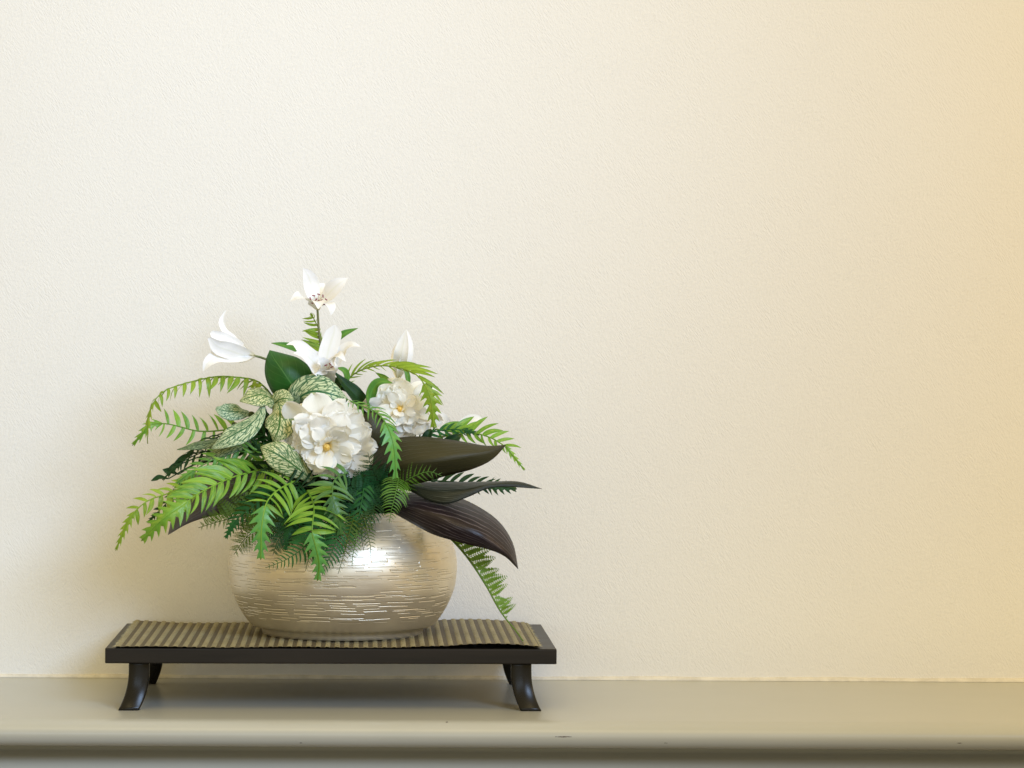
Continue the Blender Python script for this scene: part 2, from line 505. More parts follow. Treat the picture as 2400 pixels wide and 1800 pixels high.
# bullnose
cy, cz, r = -.056, -.0136, .0136
for k in range(0, 15):
    a = math.radians(90 + 180 * k / 14)
    cc, ss = math.cos(a), math.sin(a)
    if ss < 0: cc = -abs(cc) ** .36
    prof.append((cy + .024 * cc, cz + r * ss))
prof += [(-.050, -.0274), (-.030, -.0280), (-.012, -.0300), (-.011, -.0360), (-.018, -.0395), (-.028, -.0428), (-.036, -.0475), (-.041, -.053), (-.043, -.060), (-.044, -.068), (-.050, -.12), (-.05, -.2)]
X0, X1 = -2.6, 2.8
nx = 60
V, F = [], []
for i in range(nx + 1):
    x = X0 + (X1 - X0) * i / nx
    for (y, z) in prof:
        V.append((x, y, z))
n = len(prof)
for i in range(nx):
    for j in range(n - 1):
        F.append((i*n+j, i*n+j+1, (i+1)*n+j+1, (i+1)*n+j))
shelf = mesh_obj('shelf', V, F, M['shelf'])
tag(shelf, 'grey painted mantel shelf with a rounded moulded front edge', kind='structure')
for p in shelf.data.polygons:
    pass
shelf.data.polygons.foreach_set('use_smooth', [not (j % (n-1) in (0, 1)) for j in range(len(shelf.data.polygons))])
V, F = [], []
for i in range(301):
    x = X0 + (X1 - X0) * i / 300
    h = .0038 + .0005 * math.sin(x * 31) + .0004 * random.random()
    for k in range(6):
        a = math.pi / 2 * k / 5
        V.append((x, WY - h * math.cos(a) * (1 if k < 5 else 0) + .0002, .0002 + h * math.sin(a)))
for i in range(300):
    for k in range(5): F.append((i*6+k, i*6+k+1, (i+1)*6+k+1, (i+1)*6+k))
bead = mesh_obj('caulk_bead', V, F, M['caulk'], shelf)

V, F = [], []
box(V, F, -4, 4, -5, WY, -1.04, -1.0)  # unseen floor and lower panel, added for bowl and moulding to reflect
floor = mesh_obj('floor', V, F, m_simple('brown_floor', (.10, .065, .04), .4, .4), smooth=False)
tag(floor, 'unseen dark brown floor added far below the shelf', kind='structure')
V, F = [], []
box(V, F, -2.6, 2.8, -.03, WY, -1.0, -.205)
front = mesh_obj('panel', V, F, M['shelf'], shelf, smooth=False)

# ------------------------------------------------------------------ display stand
YAW = math.radians(1.3)
fl = at(246, 1519, 0.0); ZT = fl.z
SW = (at(1305, 1521, 0.011) - fl).xy.length
SD = 0.262; TH = pw(36, 0)
stand = thing('display_stand', (fl.x, fl.y, 0), 'low dark lacquered stand with four curved legs under the bowl', 'display stand')
stand.rotation_euler = (0, 0, YAW)
bm = bmesh.new()
bmesh.ops.create_cube(bm, size=1)
for v in bm.verts:
    v.co = Vector(((v.co.x + .5) * SW, (v.co.y + .5) * SD, ZT - TH + (v.co.z + .5) * TH))
bmesh.ops.bevel(bm, geom=bm.edges[:], offset=.0014, segments=3, affect='EDGES', profile=.6)
me = bpy.data.meshes.new('board'); bm.to_mesh(me); bm.free(); me.materials.append(M['lacquer'])
inst('board', me, Matrix.Identity(4), stand)
def leg_mesh(side):
    zb = ZT - TH
    pts = []
    N = 16
    sect = [(-1, -1), (1, -1), (1, 1), (-1, 1)]
    V, F = [], []
    hw, hd = .0107, .0072
    ring = []
    for (a, b) in ((-1,-1),(1,-1),(1,1),(-1,1)):
        for (c, d) in (((.84,1),(1,.78)) if a*b < 0 else ((1,.78),(.84,1))):
            ring.append((a*c, b*d))
    # order ring by angle
    ring.sort(key=lambda q: math.atan2(q[1], q[0]))
    for i in range(N):
        t = i / (N - 1)
        z = zb * (1 - t) + .0002
        e = max(0, (t - .18) / .82)
        dx = -side * (.0005 + .0098 * e ** 2.2)
        dy = -.011 * e ** 2.6
        k = 1.0 + .03 * e
        for (a, b) in ring:
            V.append(Vector((dx + a * hw * k, dy + b * hd, z)))
    m = len(ring)
    for i in range(N - 1):
        for k in range(m): F.append((i*m+k, (i+1)*m+k, (i+1)*m+(k+1) % m, i*m+(k+1) % m))
    F.append(tuple(range(m))); F.append(tuple(reversed([(N-1)*m+k for k in range(m)])))
    me = bpy.data.meshes.new('leg'); me.from_pydata([tuple(v) for v in V], [], F)
    me.polygons.foreach_set('use_smooth', [True] * len(me.polygons)); me.materials.append(M['leglac']); me.update()
    return me
lm = {1: leg_mesh(1), -1: leg_mesh(-1)}
lx = pw(324 - 246, 0); rx = pw(1224 - 246, 0)
for (x, sd) in ((lx, 1), (rx, -1)):
    for (y, fy) in ((.020, 1), (SD - .035, -1)):
        Mx = Matrix.Translation((x, y, 0))
        if fy < 0: Mx = Mx @ Matrix.Diagonal((1, -1, 1, 1))
        inst('leg', lm[sd], Mx, stand)

# ------------------------------------------------------------------ woven mat
matz = ZT + .0006
mat = thing('reed_mat', (fl.x, fl.y, ZT), 'brown and tan ribbed reed mat lying on the dark stand', 'mat')
mat.rotation_euler = (0, 0, YAW)
mx0 = pw(269 - 246, 0); mx1 = pw(1274 - 246, 0) ; NR = 45
def lift(x, y):
    u = (x - mx0) / (mx1 - mx0); v = y / SD
    h = .0
    e = max(0, (u - .66) / .34)
    h += .0052 * max(0, math.sin(e * math.pi * .98)) ** 1.2 * (0.30 + .7 * v) * (1 if u < 1.1 else 0)
    e2 = max(0, (u - .78) / .22)
    h += .0034 * max(0, math.sin(e2 * math.pi * .93)) * (1 - v) ** 1.5
    h += .0022 * max(0, 1 - u / .14) * v ** 3
    h += .0005 * (1 + math.sin(u * 19 + v * 2))
    return h
def strip(xa, xb, h, nyr, name, matl, y0, y1, ridge):
    nc = 7 if ridge else 3
    V, F, UV = [], [], []
    for i in range(nyr):
        y = y0 + (y1 - y0) * i / (nyr - 1)
        for j in range(nc):
            f = j / (nc - 1)
            x = xa + (xb - xa) * f
            zz = .0006 + h * math.sqrt(max(0, 1 - (2 * f - 1) ** 2)) if ridge else .0008
            if ridge: zz += .00022 * (i % 2) * (1 if 0 < j < nc - 1 else 0)
            V.append(Vector((x, y, zz + lift(x, y))))
            UV.append((f, i / (nyr - 1)))
    for i in range(nyr - 1):
        for j in range(nc - 1):
            a = i*nc+j; F.append((a, a+1, a+nc+1, a+nc))
    return mesh_obj(name, V, F, matl, mat, UV)
pitch = (mx1 - mx0) / NR
# the edge closes in slightly at the back, as the woven ends do
for k in range(NR):
    xa = mx0 + k * pitch
    jy = random.uniform(-.0008, .0008)
    strip(xa, xa + pitch * .62, .0010, 110, 'rib', M['reed'], -.0012 + jy, SD - .006 + jy, True)
o = strip(mx0 + pitch*.2, mx1 - pitch*.3, 0, 60, 'backing', M['cord'], -.0008, SD - .0065, False)
# give the backing enough columns to follow the curl
bpy.data.objects.remove(o)
V, F, UV = grid(60, 180, lambda a, b: (lambda x, y: (Vector((x, y, .0009 + lift(x, y))), (b, a)))(mx0 + pitch*.2 + (mx1 - mx0 - pitch*.5) * b, -.0008 + (SD - .0057) * a))
mesh_obj('backing', V, F, M['cord'], mat, UV)
# frayed thread ends along both short sides
for sgn, xx in ((-1, mx0 + pitch * .1), (1, mx1 - pitch * .35)):
    V, F = [], []
    for k in range(90):
        y = .002 + (SD - .012) * k / 89
        L = random.uniform(.0022, .0055)
        z = .0012 + lift(xx, y)
        a = len(V)
        V += [Vector((xx, y - .0004, z)), Vector((xx + sgn * L, y + random.uniform(-.0008, .0008), max(.0004, z - .0007 + random.uniform(-.0004, .0006)))), Vector((xx, y + .0005, z)), Vector((xx, y, z + .0006))]
        F += [(a, a+1, a+3), (a+3, a+1, a+2), (a, a+2, a+1)]
    fr = mesh_obj('fringe', V, F, M['reed'], mat, smooth=False)
    fr['kind'] = 'stuff'

# ------------------------------------------------------------------ bowl
BY = 0.145
bc = at(803, 1480, BY)
BZ = ZT + .0018
bowl = thing('bowl', (bc.x, BY, BZ), 'squat round champagne gold bowl scored with short horizontal lines', 'bowl')
def zpx(py, Y=BY): return at(803, py, Y).z - BZ
prof = [(0, .0), (150, .0), (182, .0003), (187, .0012), (188, .004), (196, .0105)]
profm = [(pw(r, BY), z) for r, z in prof]
for (r, py) in ((214, 1461), (241, 1424), (261, 1378), (267.5, 1330), (265, 1298), (256, 1268), (240, 1243), (219, 1222), (195, 1206), (178, 1199)):
    profm.append((pw(r, BY), zpx(py)))
sm = cr([(r, z, 0) for r, z in profm[4:]], 60)
outer = profm[:4] + [(q[0], q[1]) for q in sm]
def lathe(pr, seg, name, mt, parent, wob=0.0):
    V, F = [], []
    n = len(pr)
    for k in range(seg):
        a = 2 * math.pi * k / seg
        for i, (r, z) in enumerate(pr):
            rr = r
            if wob and i <= 4: rr += .0005 * mnoise.noise(Vector((math.cos(a)*9, math.sin(a)*9, i)))
            if wob: z2 = z + (.0006 * abs(mnoise.noise(Vector((math.cos(a)*14, math.sin(a)*14, 4)))) if i in (2, 3) else 0)
            else: z2 = z
            V.append(Vector((rr * math.cos(a), rr * math.sin(a), z2)))
    for k in range(seg):
        k2 = (k + 1) % seg
        for i in range(n - 1):
            if pr[i][0] < 1e-6:
                F.append((k*n+i, k*n+i+1, k2*n+i+1)) if k or True else None
            else:
                F.append((k*n+i, k2*n+i, k2*n+i+1, k*n+i+1))
    return mesh_obj(name, V, F, mt, parent)
rtop = outer[-1]
inner = [(rtop[0] - .003, rtop[1] + .001), (rtop[0] - .0055, rtop[1] - .001), (rtop[0] - .004, rtop[1] - .008), (rtop[0] + .012, rtop[1] - .03), (rtop[0], .03), (.03, .012), (0.0001, .012)]
lathe(outer[:-1] + [rtop], 160, 'body', M['bowl'], bowl, .0005)
lathe([rtop, (rtop[0] - .0015, rtop[1] + .0022)] + inner, 128, 'rim', M['bowl'], bowl)
# dark filler dome put in for the shade in the bowl mouth: small blades
fillerc = at(803, 1195, BY)
V, F = [], []
R = pw(150, BY)
def dome(a, b):
    th = a * math.pi / 2 ; ph = b * 2 * math.pi
    k = 1 + .08 * mnoise.noise(Vector((math.cos(ph) * 3, math.sin(ph) * 3, th * 3)))
    return (Vector((R * math.sin(th) * math.cos(ph) * k, R * math.sin(th) * math.sin(ph) * k, -.012 + .054 * math.cos(th) * k)), (b, a))
V, F, UV = grid(14, 40, dome)
for i in range(2600):
    th = math.acos(random.random()) ; ph = random.random() * 6.283
    p, _ = dome(th / (math.pi / 2), ph / 6.283)
    d = Vector((math.sin(th) * math.cos(ph), math.sin(th) * math.sin(ph), math.cos(th) + .2)).normalized()
    d = (d + Vector((random.uniform(-.6, .6), random.uniform(-.6, .6), random.uniform(-.4, .4)))).normalized()
    sd = d.orthogonal().normalized() * random.uniform(.0008, .0018)
    L = random.uniform(.006, .016)
    a = len(V)
    V += [p - sd, p + sd, p + d * L]; F.append((a, a+1, a+2)); 
moss = mesh_obj('moss', V, F, M['filler'], None, smooth=False)
moss.location = fillerc
tag(moss, 'dark filler tangle standing in for shade in the mouth of the gold bowl', 'moss', kind='stuff')

ANCH = at(803, 1205, BY)
def anchor():
    return ANCH + Vector((random.uniform(-.03, .03), random.uniform(-.03, .03), 0))

def add(name, data, mat_, root, smooth=True, label=None):
    V, F = data[0], data[1]; UV = data[2] if len(data) > 2 else None
    o = mesh_obj(name, V, F, mat_, root, UV, smooth, Vector(root.location))
    if label: o['label'] = label
    return o

def root_stem(p0, root, mt, r=.0011, T=None):
    """a stem from deep in the bowl up to the visible base p0"""
    a = anchor()
    mid = (a + p0) / 2 + Vector((0, 0, .012 if p0.z > a.z else .03))
    if p0.z < a.z + .01:
        mid = Vector(((a.x + p0.x) / 2, (a.y + p0.y) / 2, max(a.z, p0.z) + .022))
    return add('stem', tube([a, mid, p0], r, r * .8, 12, 6), mt, root)

# ------------------------------------------------------------------ fern parts
def leaflet_mesh(name, mt, wid=.15, droop=.25, sweep=.15, fold=.25, point=1.0):
    rows, cols = 9, 5
    V, F, UV = [], [], []
    for i in range(rows):
        v = i / (rows - 1)
        prof_ = (math.sin(math.pi * min(1, v * .80 + .20)) ** .75) if v < 1 else 0
        wv = wid * (prof_ * (1 - v ** 5 * .3)) + .002
        if v > .9: wv *= (1 - v) / .1 * .6 + .05
        x = v * (1 - .10 * droop * v); z = -droop * v * v; y0 = sweep * v * v
        for j in range(cols):
            u = -1 + 2 * j / (cols - 1)
            V.append(Vector((x, y0 + u * wv, z + fold * abs(u) * wv + .01 * math.sin(7 * v + 2 * u))))
            UV.append((u * .5 + .5, v))
    for i in range(rows - 1):
        for j in range(cols - 1):
            a = i*cols+j; F.append((a, a+1, a+cols+1, a+cols))
    me = bpy.data.meshes.new(name); me.from_pydata([tuple(v) for v in V], [], F)
    ul = me.uv_layers.new(name='UVMap')
    for l in me.loops: ul.data[l.index].uv = UV[l.vertex_index]
    me.polygons.foreach_set('use_smooth', [True] * len(me.polygons)); me.materials.append(mt); me.update()
    return me
LM = {}
def leaflets(mt, droop):
    key = (mt.name, round(droop, 1))
    if key not in LM:
        LM[key] = {}
        for s in (1, -1):
            LM[key][s] = [leaflet_mesh('leaflet', mt, wid=random.uniform(.095, .145), droop=droop * random.uniform(.6, 1.4), sweep=s * random.uniform(.10, .38), fold=random.uniform(.1, .45)) for _ in range(5)]
    return LM[key]

def interp(tab, t):
    for (a, va), (b, vb) in zip(tab, tab[1:]):
        if t <= b: return va + (vb - va) * (t - a) / max(b - a, 1e-6)
    return tab[-1][1]

def fern(label, pts, mt, nrm, npair=12, lens=((0, 40), (1, 25)), tip=.65, tipw=20, fwd=.45, droop=.3, wscale=1.0, lens2=None, lean=0.0, nteeth=6,
         stemm=None, group='fern fronds spilling from the bowl', cat='fern frond', name='fern_frond', t0=.04, root=True, twist=0, jit=.12, lift2=0.0, tipm=None):
    P3 = path(pts)
    base = Vector(P3[0][:3])
    rt = thing(name, base, label, cat, group)
    N = 90
    Q = [Vector(q[:3]) for q in cr(P3, N)]
    T = tangents(Q)
    nh = Vector(nrm)
    add('stem', tube(P3, .0010, .0005, 30, 6), stemm or mt, rt)
    if root: root_stem(base, rt, stemm or M['dstem'], .0011)
    ll = leaflets(mt, droop)
    lens2 = lens2 or lens
    for k in range(npair):
        for s in (1, -1):
            t = t0 + (tip + .02 - t0) * (k + (.35 if s < 0 else 0)) / npair
            i = min(N - 1, int(t * (N - 1)))
            tt, n, b = frame(T[i], nh)
            if twist: R = Matrix.Rotation(twist * t, 3, tt); n = R @ n; b = R @ b
            L = pw(interp(lens if s > 0 else lens2, t)) * random.uniform(1 - jit, 1 + jit)
            f = fwd * (1 + .5 * t) + random.uniform(-.08, .08)
            d = (b * s * math.cos(f) + tt * math.sin(f) + n * (lean if s > 0 else lean + lift2)).normalized()
            nn = (n + b * s * random.uniform(-.3, .2) + tt * random.uniform(-.45, .45))
            dd, nn, bb = frame(d, nn)   # bb = d x n
            Mx = Matrix((( dd.x, -bb.x, nn.x, 0), (dd.y, -bb.y, nn.y, 0), (dd.z, -bb.z, nn.z, 0), (0, 0, 0, 1)))
            ws = wscale * random.uniform(.85, 1.15)
            Mx = Matrix.Translation(Q[i] - base) @ Mx @ Matrix.Diagonal((L, L * ws, L, 1))
            sw = 1 if s > 0 else -1
            inst('leaflet', random.choice(ll[sw]), Mx, rt)
    if tip < .97:
        V, F, UV = [], [], []
        rows = nteeth * 4
        cols = 5
        w0 = pw(tipw) * 1.35
        for r_ in range(rows + 1):
            ph = (r_ % 4)
            v = r_ / rows
            t = tip - .02 + (1 - tip + .02) * v
            env = w0 * (1 - v) ** .55 * min(1, .45 + v * 5)
            wf = {0: .34, 1: .66, 2: 1.0, 3: .50}[ph]
            for j in range(cols):
                u = -1 + 2 * j / (cols - 1)
                sh = {0: 0, 1: .25, 2: .75, 3: .05}[ph] * (1 - tip) / nteeth * abs(u) ** 2
                x = min(1, t + sh) * (N - 1); i = min(N - 2, int(x))
                p = Q[i].lerp(Q[i+1], x - i)
                tt, n, b = frame(T[min(N-1, i)], nh)
                if twist: R = Matrix.Rotation(twist * t, 3, tt); n = R @ n; b = R @ b
                ww = env * (wf if abs(u) > .9 else .36 + (wf - .36) * .45)
                V.append(p + b * u * ww + n * (-.12 * abs(u) * ww * (2 if abs(u) > .9 else 1)))
                UV.append((u * .5 + .5, v))
        for i in range(rows):
            for j in range(cols - 1):
                a = i*cols+j; F.append((a, a+1, a+cols+1, a+cols))
        add('frond_tip', (V, F, UV), tipm or mt, rt)
    return rt

# ---- fine ferns: pinnae with tiny segments
def pinna_mesh(mt, n=13, wid=.14, seed=0, lobes=True):
    rg = random.Random(seed)
    V, F, UV = [], [], []
    for i in range(n):
        v = (i + .5) / n
        L = wid * 1.15 * (1 - v) ** .6 * min(1, .55 + 3 * v) + .010
        for s in (1, -1):
            p = Vector((v, 0, -.18 * v * v))
            d = Vector((.55 + rg.uniform(-.1, .1), s, rg.uniform(-.25, .15))).normalized()
            q = Vector((-d.y, d.x, 0)) * L * (.30 if lobes else .36)
            a = len(V)
            V += [p, p + d * L * .55 + q, p + d * L, p + d * L * .55 - q + Vector((0, 0, .01))]
            UV += [(.5, v)] * 4
            F.append((a, a+1, a+2, a+3))
            # secondary lobes
            for kk in ((.45, .75) if lobes else ()):
                pp = p + d * L * kk
                for s2 in (1, -1):
                    d2 = (d + Vector((-d.y, d.x, 0)) * s2 * 1.1).normalized()
                    a = len(V); qq = Vector((-d2.y, d2.x, 0)) * L * .07
                    V += [pp - qq, pp + d2 * L * .34, pp + qq]; UV += [(.5, v)] * 3; F.append((a, a+1, a+2))
    a = len(V)
    for i in range(7):
        v = i / 6
        for s in (1, -1):
            V.append(Vector((v, s * .011 * (1 - v * .6), -.18 * v * v + .002))); UV.append((.5, v))
    for i in range(6): F.append((a+2*i, a+2*i+1, a+2*i+3, a+2*i+2))
    me = bpy.data.meshes.new('pinna'); me.from_pydata([tuple(v) for v in V], [], F)
    ul = me.uv_layers.new(name='UVMap')
    for l in me.loops: ul.data[l.index].uv = UV[l.vertex_index]
    me.materials.append(mt); me.update()
    return me
PM = {}
def fine_fern(label, pts, mt, nrm, npair=14, lens=((0, 50), (1, 8)), fwd=.5, lens2=None, group='fine feathery fern sprays', stemr=.0008, t0=.05, wid=.14, root=True, lean=0.0, dsc=1.0):
    key = (mt.name, wid)
    if key not in PM: PM[key] = [pinna_mesh(mt, 11 if mt.name in ('olive_fern', 'trailing_fern') else 10, wid * (1 if mt.name in ('olive_fern', 'trailing_fern') else 1.05), s, mt.name in ('olive_fern', 'trailing_fern')) for s in range(4)]
    P3 = path(pts); base = Vector(P3[0][:3])
    rt = thing('feathery_fern', base, label, 'fern spray', group)
    N = 80
    Q = [Vector(q[:3]) for q in cr(P3, N)]; T = tangents(Q); nh = Vector(nrm)
    add('stem', tube(P3, stemr, stemr * .4, 24, 5), mt, rt)
    if root: root_stem(base, rt, M['dstem'], .0009)
    lens2 = lens2 or lens
    for k in range(npair):
        for s in (1, -1):
            t = t0 + (.985 - t0) * (k + (.4 if s < 0 else 0)) / npair
            i = min(N - 1, int(t * (N - 1)))
            tt, n, b = frame(T[i], nh)
            L0 = interp(lens if s > 0 else lens2, t)
            if L0 < 2: continue
            L = pw(L0) * random.uniform(.85, 1.12)
            jj = .38 if mt.name == 'trailing_fern' else .13
            f = fwd + random.uniform(-jj, jj)
            d = (b * s * math.cos(f) + tt * math.sin(f) + n * (lean + random.uniform(-jj, jj))).normalized()
            dd, nn, bb = frame(d, n)
            Mx = Matrix(((dd.x, -bb.x, nn.x, 0), (dd.y, -bb.y, nn.y, 0), (dd.z, -bb.z, nn.z, 0), (0, 0, 0, 1)))
            inst('pinna', random.choice(PM[key]), Matrix.Translation(Q[i] - base) @ Mx @ Matrix.Diagonal((L, L * dsc, L, 1)), rt)
    return rt

def comb_fern(label, pts, mt, nrm, n=26, lens=((0, 22), (1, 4)), fwd=.25, curl=.35, group='narrow comb leaved fern tips', root=True, wd=.16):
    P3 = path(pts); base = Vector(P3[0][:3])
    rt = thing('comb_fern', base, label, 'fern spray', group)
    N = 90
    Q = [Vector(q[:3]) for q in cr(P3, N)]; T = tangents(Q); nh = Vector(nrm)
    add('stem', tube(P3, .0007, .0003, 24, 5), mt, rt)
    if root: root_stem(base, rt, M['dstem'], .0009)
    V, F, UV = [], [], []
    for k in range(n):
        for s in (1, -1):
            t = .02 + .97 * (k + (.4 if s < 0 else 0)) / n
            i = min(N - 1, int(t * (N - 1)))
            tt, nn, b = frame(T[i], nh)
            L = pw(interp(lens, t)) * random.uniform(.85, 1.15)
            f = fwd + random.uniform(-.06, .06)
            p = Q[i]; a = len(V)
            for r_ in range(5):
                v = r_ / 4
                ang = f + curl * v
                d = (b * s * math.cos(ang) + tt * math.sin(ang)) - nn * .25 * v
                c = p + d * L * v
                wv = L * wd * (math.sin(math.pi * (.2 + .8 * v)) ** .7 if r_ < 4 else .02)
                sd = tt * math.cos(ang) - b * s * math.sin(ang)
                V += [c - sd * wv * .5, c + sd * wv * .5]; UV += [(0.2, v), (.8, v)]
            for r_ in range(4): F.append((a+2*r_, a+2*r_+1, a+2*r_+3, a+2*r_+2))
    o = add('leaflets', (V, F, UV), mt, rt)
    o['kind'] = 'stuff'
    return rt

VIEW = (0.05, -1, .25)
# ---- the big light fronds ------------------------------------------------
fern('arching light green frond at upper left curling down to a thin tip',
     [(628, 915, .16), (600, 892, .15), (552, 884, .13), (505, 883, .11), (440, 897, .08), (386, 916, .06), (360, 943, .05), (349, 970, .05), (345, 1003, .05), (346, 1040, .055)],
     M['lime'], (-.15, -.35, 1), 15, ((0, 36), (.4, 36), (.7, 28), (1, 20)), .80, 10, .35, .75, 1.3, nteeth=5, lift2=-.35, lean=-.15)
fern('short light green frond left of the variegated leaves, leaflets standing up in a row',
     [(560, 1003, .14), (505, 1010, .12), (462, 1010, .11), (425, 1001, .10), (388, 993, .09), (352, 996, .08), (332, 1018, .08), (310, 1044, .085)],
     M['bright'], (.05, -1, .3), 8, ((0, 48), (.5, 42), (1, 20)), .70, 13, .12, .25, 1.0, lens2=((0, 46), (.5, 38), (1, 18)), nteeth=5)
fern('largest bright green frond reaching down left over the grey brown leaf',
     [(652, 1094, .08), (590, 1106, .05), (544, 1119, .03), (489, 1144, .005), (457, 1162, -.01), (424, 1187, -.02), (392, 1208, -.025), (361, 1235, -.02), (331, 1268, -.01)],
     M['bright'], (-.12, -1, .15), 11, ((0, 80), (.35, 84), (.65, 58), (1, 24)), .68, 31, .50, .18, .95, lens2=((0, 66), (.35, 60), (.65, 50), (1, 22)), nteeth=7)
fern('yellowish green frond at far left, its tip the lowest on the left',
     [(485, 1112, .07), (437, 1137, .05), (392, 1157, .035), (346, 1174, .02), (313, 1203, .015), (292, 1240, .015), (271, 1290, .02)],
     M['lime'], (-.15, -1, .2), 9, ((0, 46), (.5, 36), (1, 16)), .70, 11, .4, .35, 1.15, lens2=((0, 52), (.5, 40), (1, 16)), nteeth=6)
fern('light green frond hanging over the left front of the bowl, pointing straight down',
     [(690, 1128, .04), (662, 1142, .025), (640, 1158, .01), (624, 1180, -.002), (617, 1208, -.008), (613, 1241, -.01), (612, 1275, -.008), (611, 1312, -.004)],
     M['bright'], (.05, -1, .35), 6, ((0, 66), (.3, 66), (.55, 42), (1, 30)), .52, 27, .12, .30, .85, nteeth=6, stemm=M['bright'], tipm=M['tipmint'])
fern('bright green frond hanging lowest over the front middle of the bowl',
     [(720, 1150, .03), (732, 1172, .015), (736, 1195, .0), (733, 1223, -.008), (732, 1250, -.012), (741, 1286, -.012), (748, 1322, -.008), (744, 1362, -.002)],
     M['bright'], (-.05, -1, .35), 7, ((0, 84), (.3, 76), (.6, 46), (1, 26)), .56, 25, .08, .32, .8, nteeth=6, stemm=M['bright'], tipm=M['tipmint'])
fern('duller grey green frond hanging under the large white bloom',
     [(815, 1108, .03), (793, 1117, .02), (781, 1132, .01), (779, 1155, .002), (783, 1180, .0), (793, 1214, -.002), (799, 1256, .004)],
     M['minty'], (.15, -1, .3), 5, ((0, 50), (.3, 58), (.55, 44), (1, 30)), .52, 26, .15, .35, .8, nteeth=6, stemm=M['minty'])
fern('pale green frond falling between the two large white blooms across the olive brown leaf',
     [(812, 936, .05), (846, 951, .035), (880, 965, .02), (900, 985, .01), (914, 1013, .005), (922, 1042, .003), (926, 1080, .005), (928, 1124, .01)],
     M['mid'], (.55, -1, .3), 9, ((0, 16), (.3, 30), (.55, 38), (1, 26)), .54, 24, .55, .35, .6, nteeth=6, lens2=((0, 20), (.3, 40), (.55, 44), (1, 22)), tipm=M['tipmint'])
fern('lime frond arching over the smaller white bloom at right then hanging straight down',
     [(800, 912, .15), (824, 881, .14), (858, 863, .12), (899, 857, .10), (944, 864, .08), (977, 879, .065), (996, 903, .06), (1007, 925, .058), (1013, 955, .058), (1016, 1004, .06)],
     M['lime'], (-.25, -.9, .45), 13, ((0, 30), (.4, 24), (.75, 18), (1, 20)), .76, 24, .95, .3, .55, nteeth=6, lens2=((0, 40), (.3, 58), (.55, 74), (.75, 60), (1, 30)))
fern('light green frond at right rising behind the olive brown leaf, with evenly spaced leaflets',
     [(1022, 1006, .13), (1052, 1011, .12), (1085, 1014, .11), (1118, 1016, .10), (1150, 1026, .09), (1170, 1037, .085), (1188, 1050, .08), (1204, 1070, .08), (1230, 1102, .085)],
     M['bright'], (.12, -1, .25), 10, ((0, 40), (.5, 32), (1, 14)), .75, 8, .45, .3, 1.05, lens2=((0, 48), (.3, 56), (.6, 44), (1, 14)), nteeth=5)
fern('dark green frond behind the green black leaf at right, only tooth tips showing',
     [(985, 1126, .17), (1040, 1128, .17), (1104, 1133, .165), (1158, 1138, .16), (1212, 1146, .16)],
     M['darkfern'], (.05, -1, .35), 8, ((0, 44), (.6, 36), (1, 16)), .70, 20, .5, .2, 1.0, nteeth=5)
fern('small light green frond tip standing under the top lily',
     [(765, 880, .14), (758, 820, .135), (750, 780, .13), (738, 752, .125), (728, 734, .12)],
     M['lime'], (.5, -.8, .2), 9, ((0, 0.1), (.3, 6), (1, 14)), .95, 8, .3, .3, .8, lens2=((0, 40), (.45, 50), (1, 26)), nteeth=3, t0=.35)
# ---- darker fronds filling the left and the middle -----------------------
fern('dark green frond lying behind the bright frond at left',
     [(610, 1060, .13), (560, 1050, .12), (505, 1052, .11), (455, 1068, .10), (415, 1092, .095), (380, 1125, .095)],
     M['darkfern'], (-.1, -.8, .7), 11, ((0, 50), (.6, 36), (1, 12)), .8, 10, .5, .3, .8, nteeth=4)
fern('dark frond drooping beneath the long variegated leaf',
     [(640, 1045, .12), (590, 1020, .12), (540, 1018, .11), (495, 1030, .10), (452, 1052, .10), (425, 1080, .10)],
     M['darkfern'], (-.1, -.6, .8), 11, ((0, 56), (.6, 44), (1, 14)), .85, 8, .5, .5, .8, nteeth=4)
fern('frond coloured darker for the shadow above the bowl mouth',
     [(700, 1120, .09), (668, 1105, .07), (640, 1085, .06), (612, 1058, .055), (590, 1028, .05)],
     M['darkfern'], (-.4, -1, .3), 6, ((0, 60), (.6, 44), (1, 20)), .8, 10, .5, .3, .8, nteeth=4)  # darker green chosen to put the hollow's shade into the frond
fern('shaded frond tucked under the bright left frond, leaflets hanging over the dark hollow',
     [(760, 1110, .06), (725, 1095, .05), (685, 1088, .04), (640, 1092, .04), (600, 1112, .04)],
     M['darkfern'], (0, -1, .6), 7, ((0, 60), (.6, 56), (1, 20)), .85, 8, .3, .4, .55, nteeth=4)  # shade of the hollow painted in by the darker frond colour
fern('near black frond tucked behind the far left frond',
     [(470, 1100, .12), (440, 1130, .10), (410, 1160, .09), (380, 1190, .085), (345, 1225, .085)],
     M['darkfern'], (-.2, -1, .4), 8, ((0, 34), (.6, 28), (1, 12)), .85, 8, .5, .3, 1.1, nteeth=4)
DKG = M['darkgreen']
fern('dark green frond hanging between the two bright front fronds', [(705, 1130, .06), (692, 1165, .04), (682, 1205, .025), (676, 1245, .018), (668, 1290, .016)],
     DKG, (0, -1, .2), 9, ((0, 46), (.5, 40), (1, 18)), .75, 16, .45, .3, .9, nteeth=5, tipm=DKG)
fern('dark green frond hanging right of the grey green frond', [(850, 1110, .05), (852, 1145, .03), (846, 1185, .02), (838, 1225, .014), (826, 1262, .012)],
     DKG, (0, -1, .2), 9, ((0, 40), (.5, 36), (1, 18)), .75, 16, .45, .3, .9, nteeth=5, tipm=DKG)
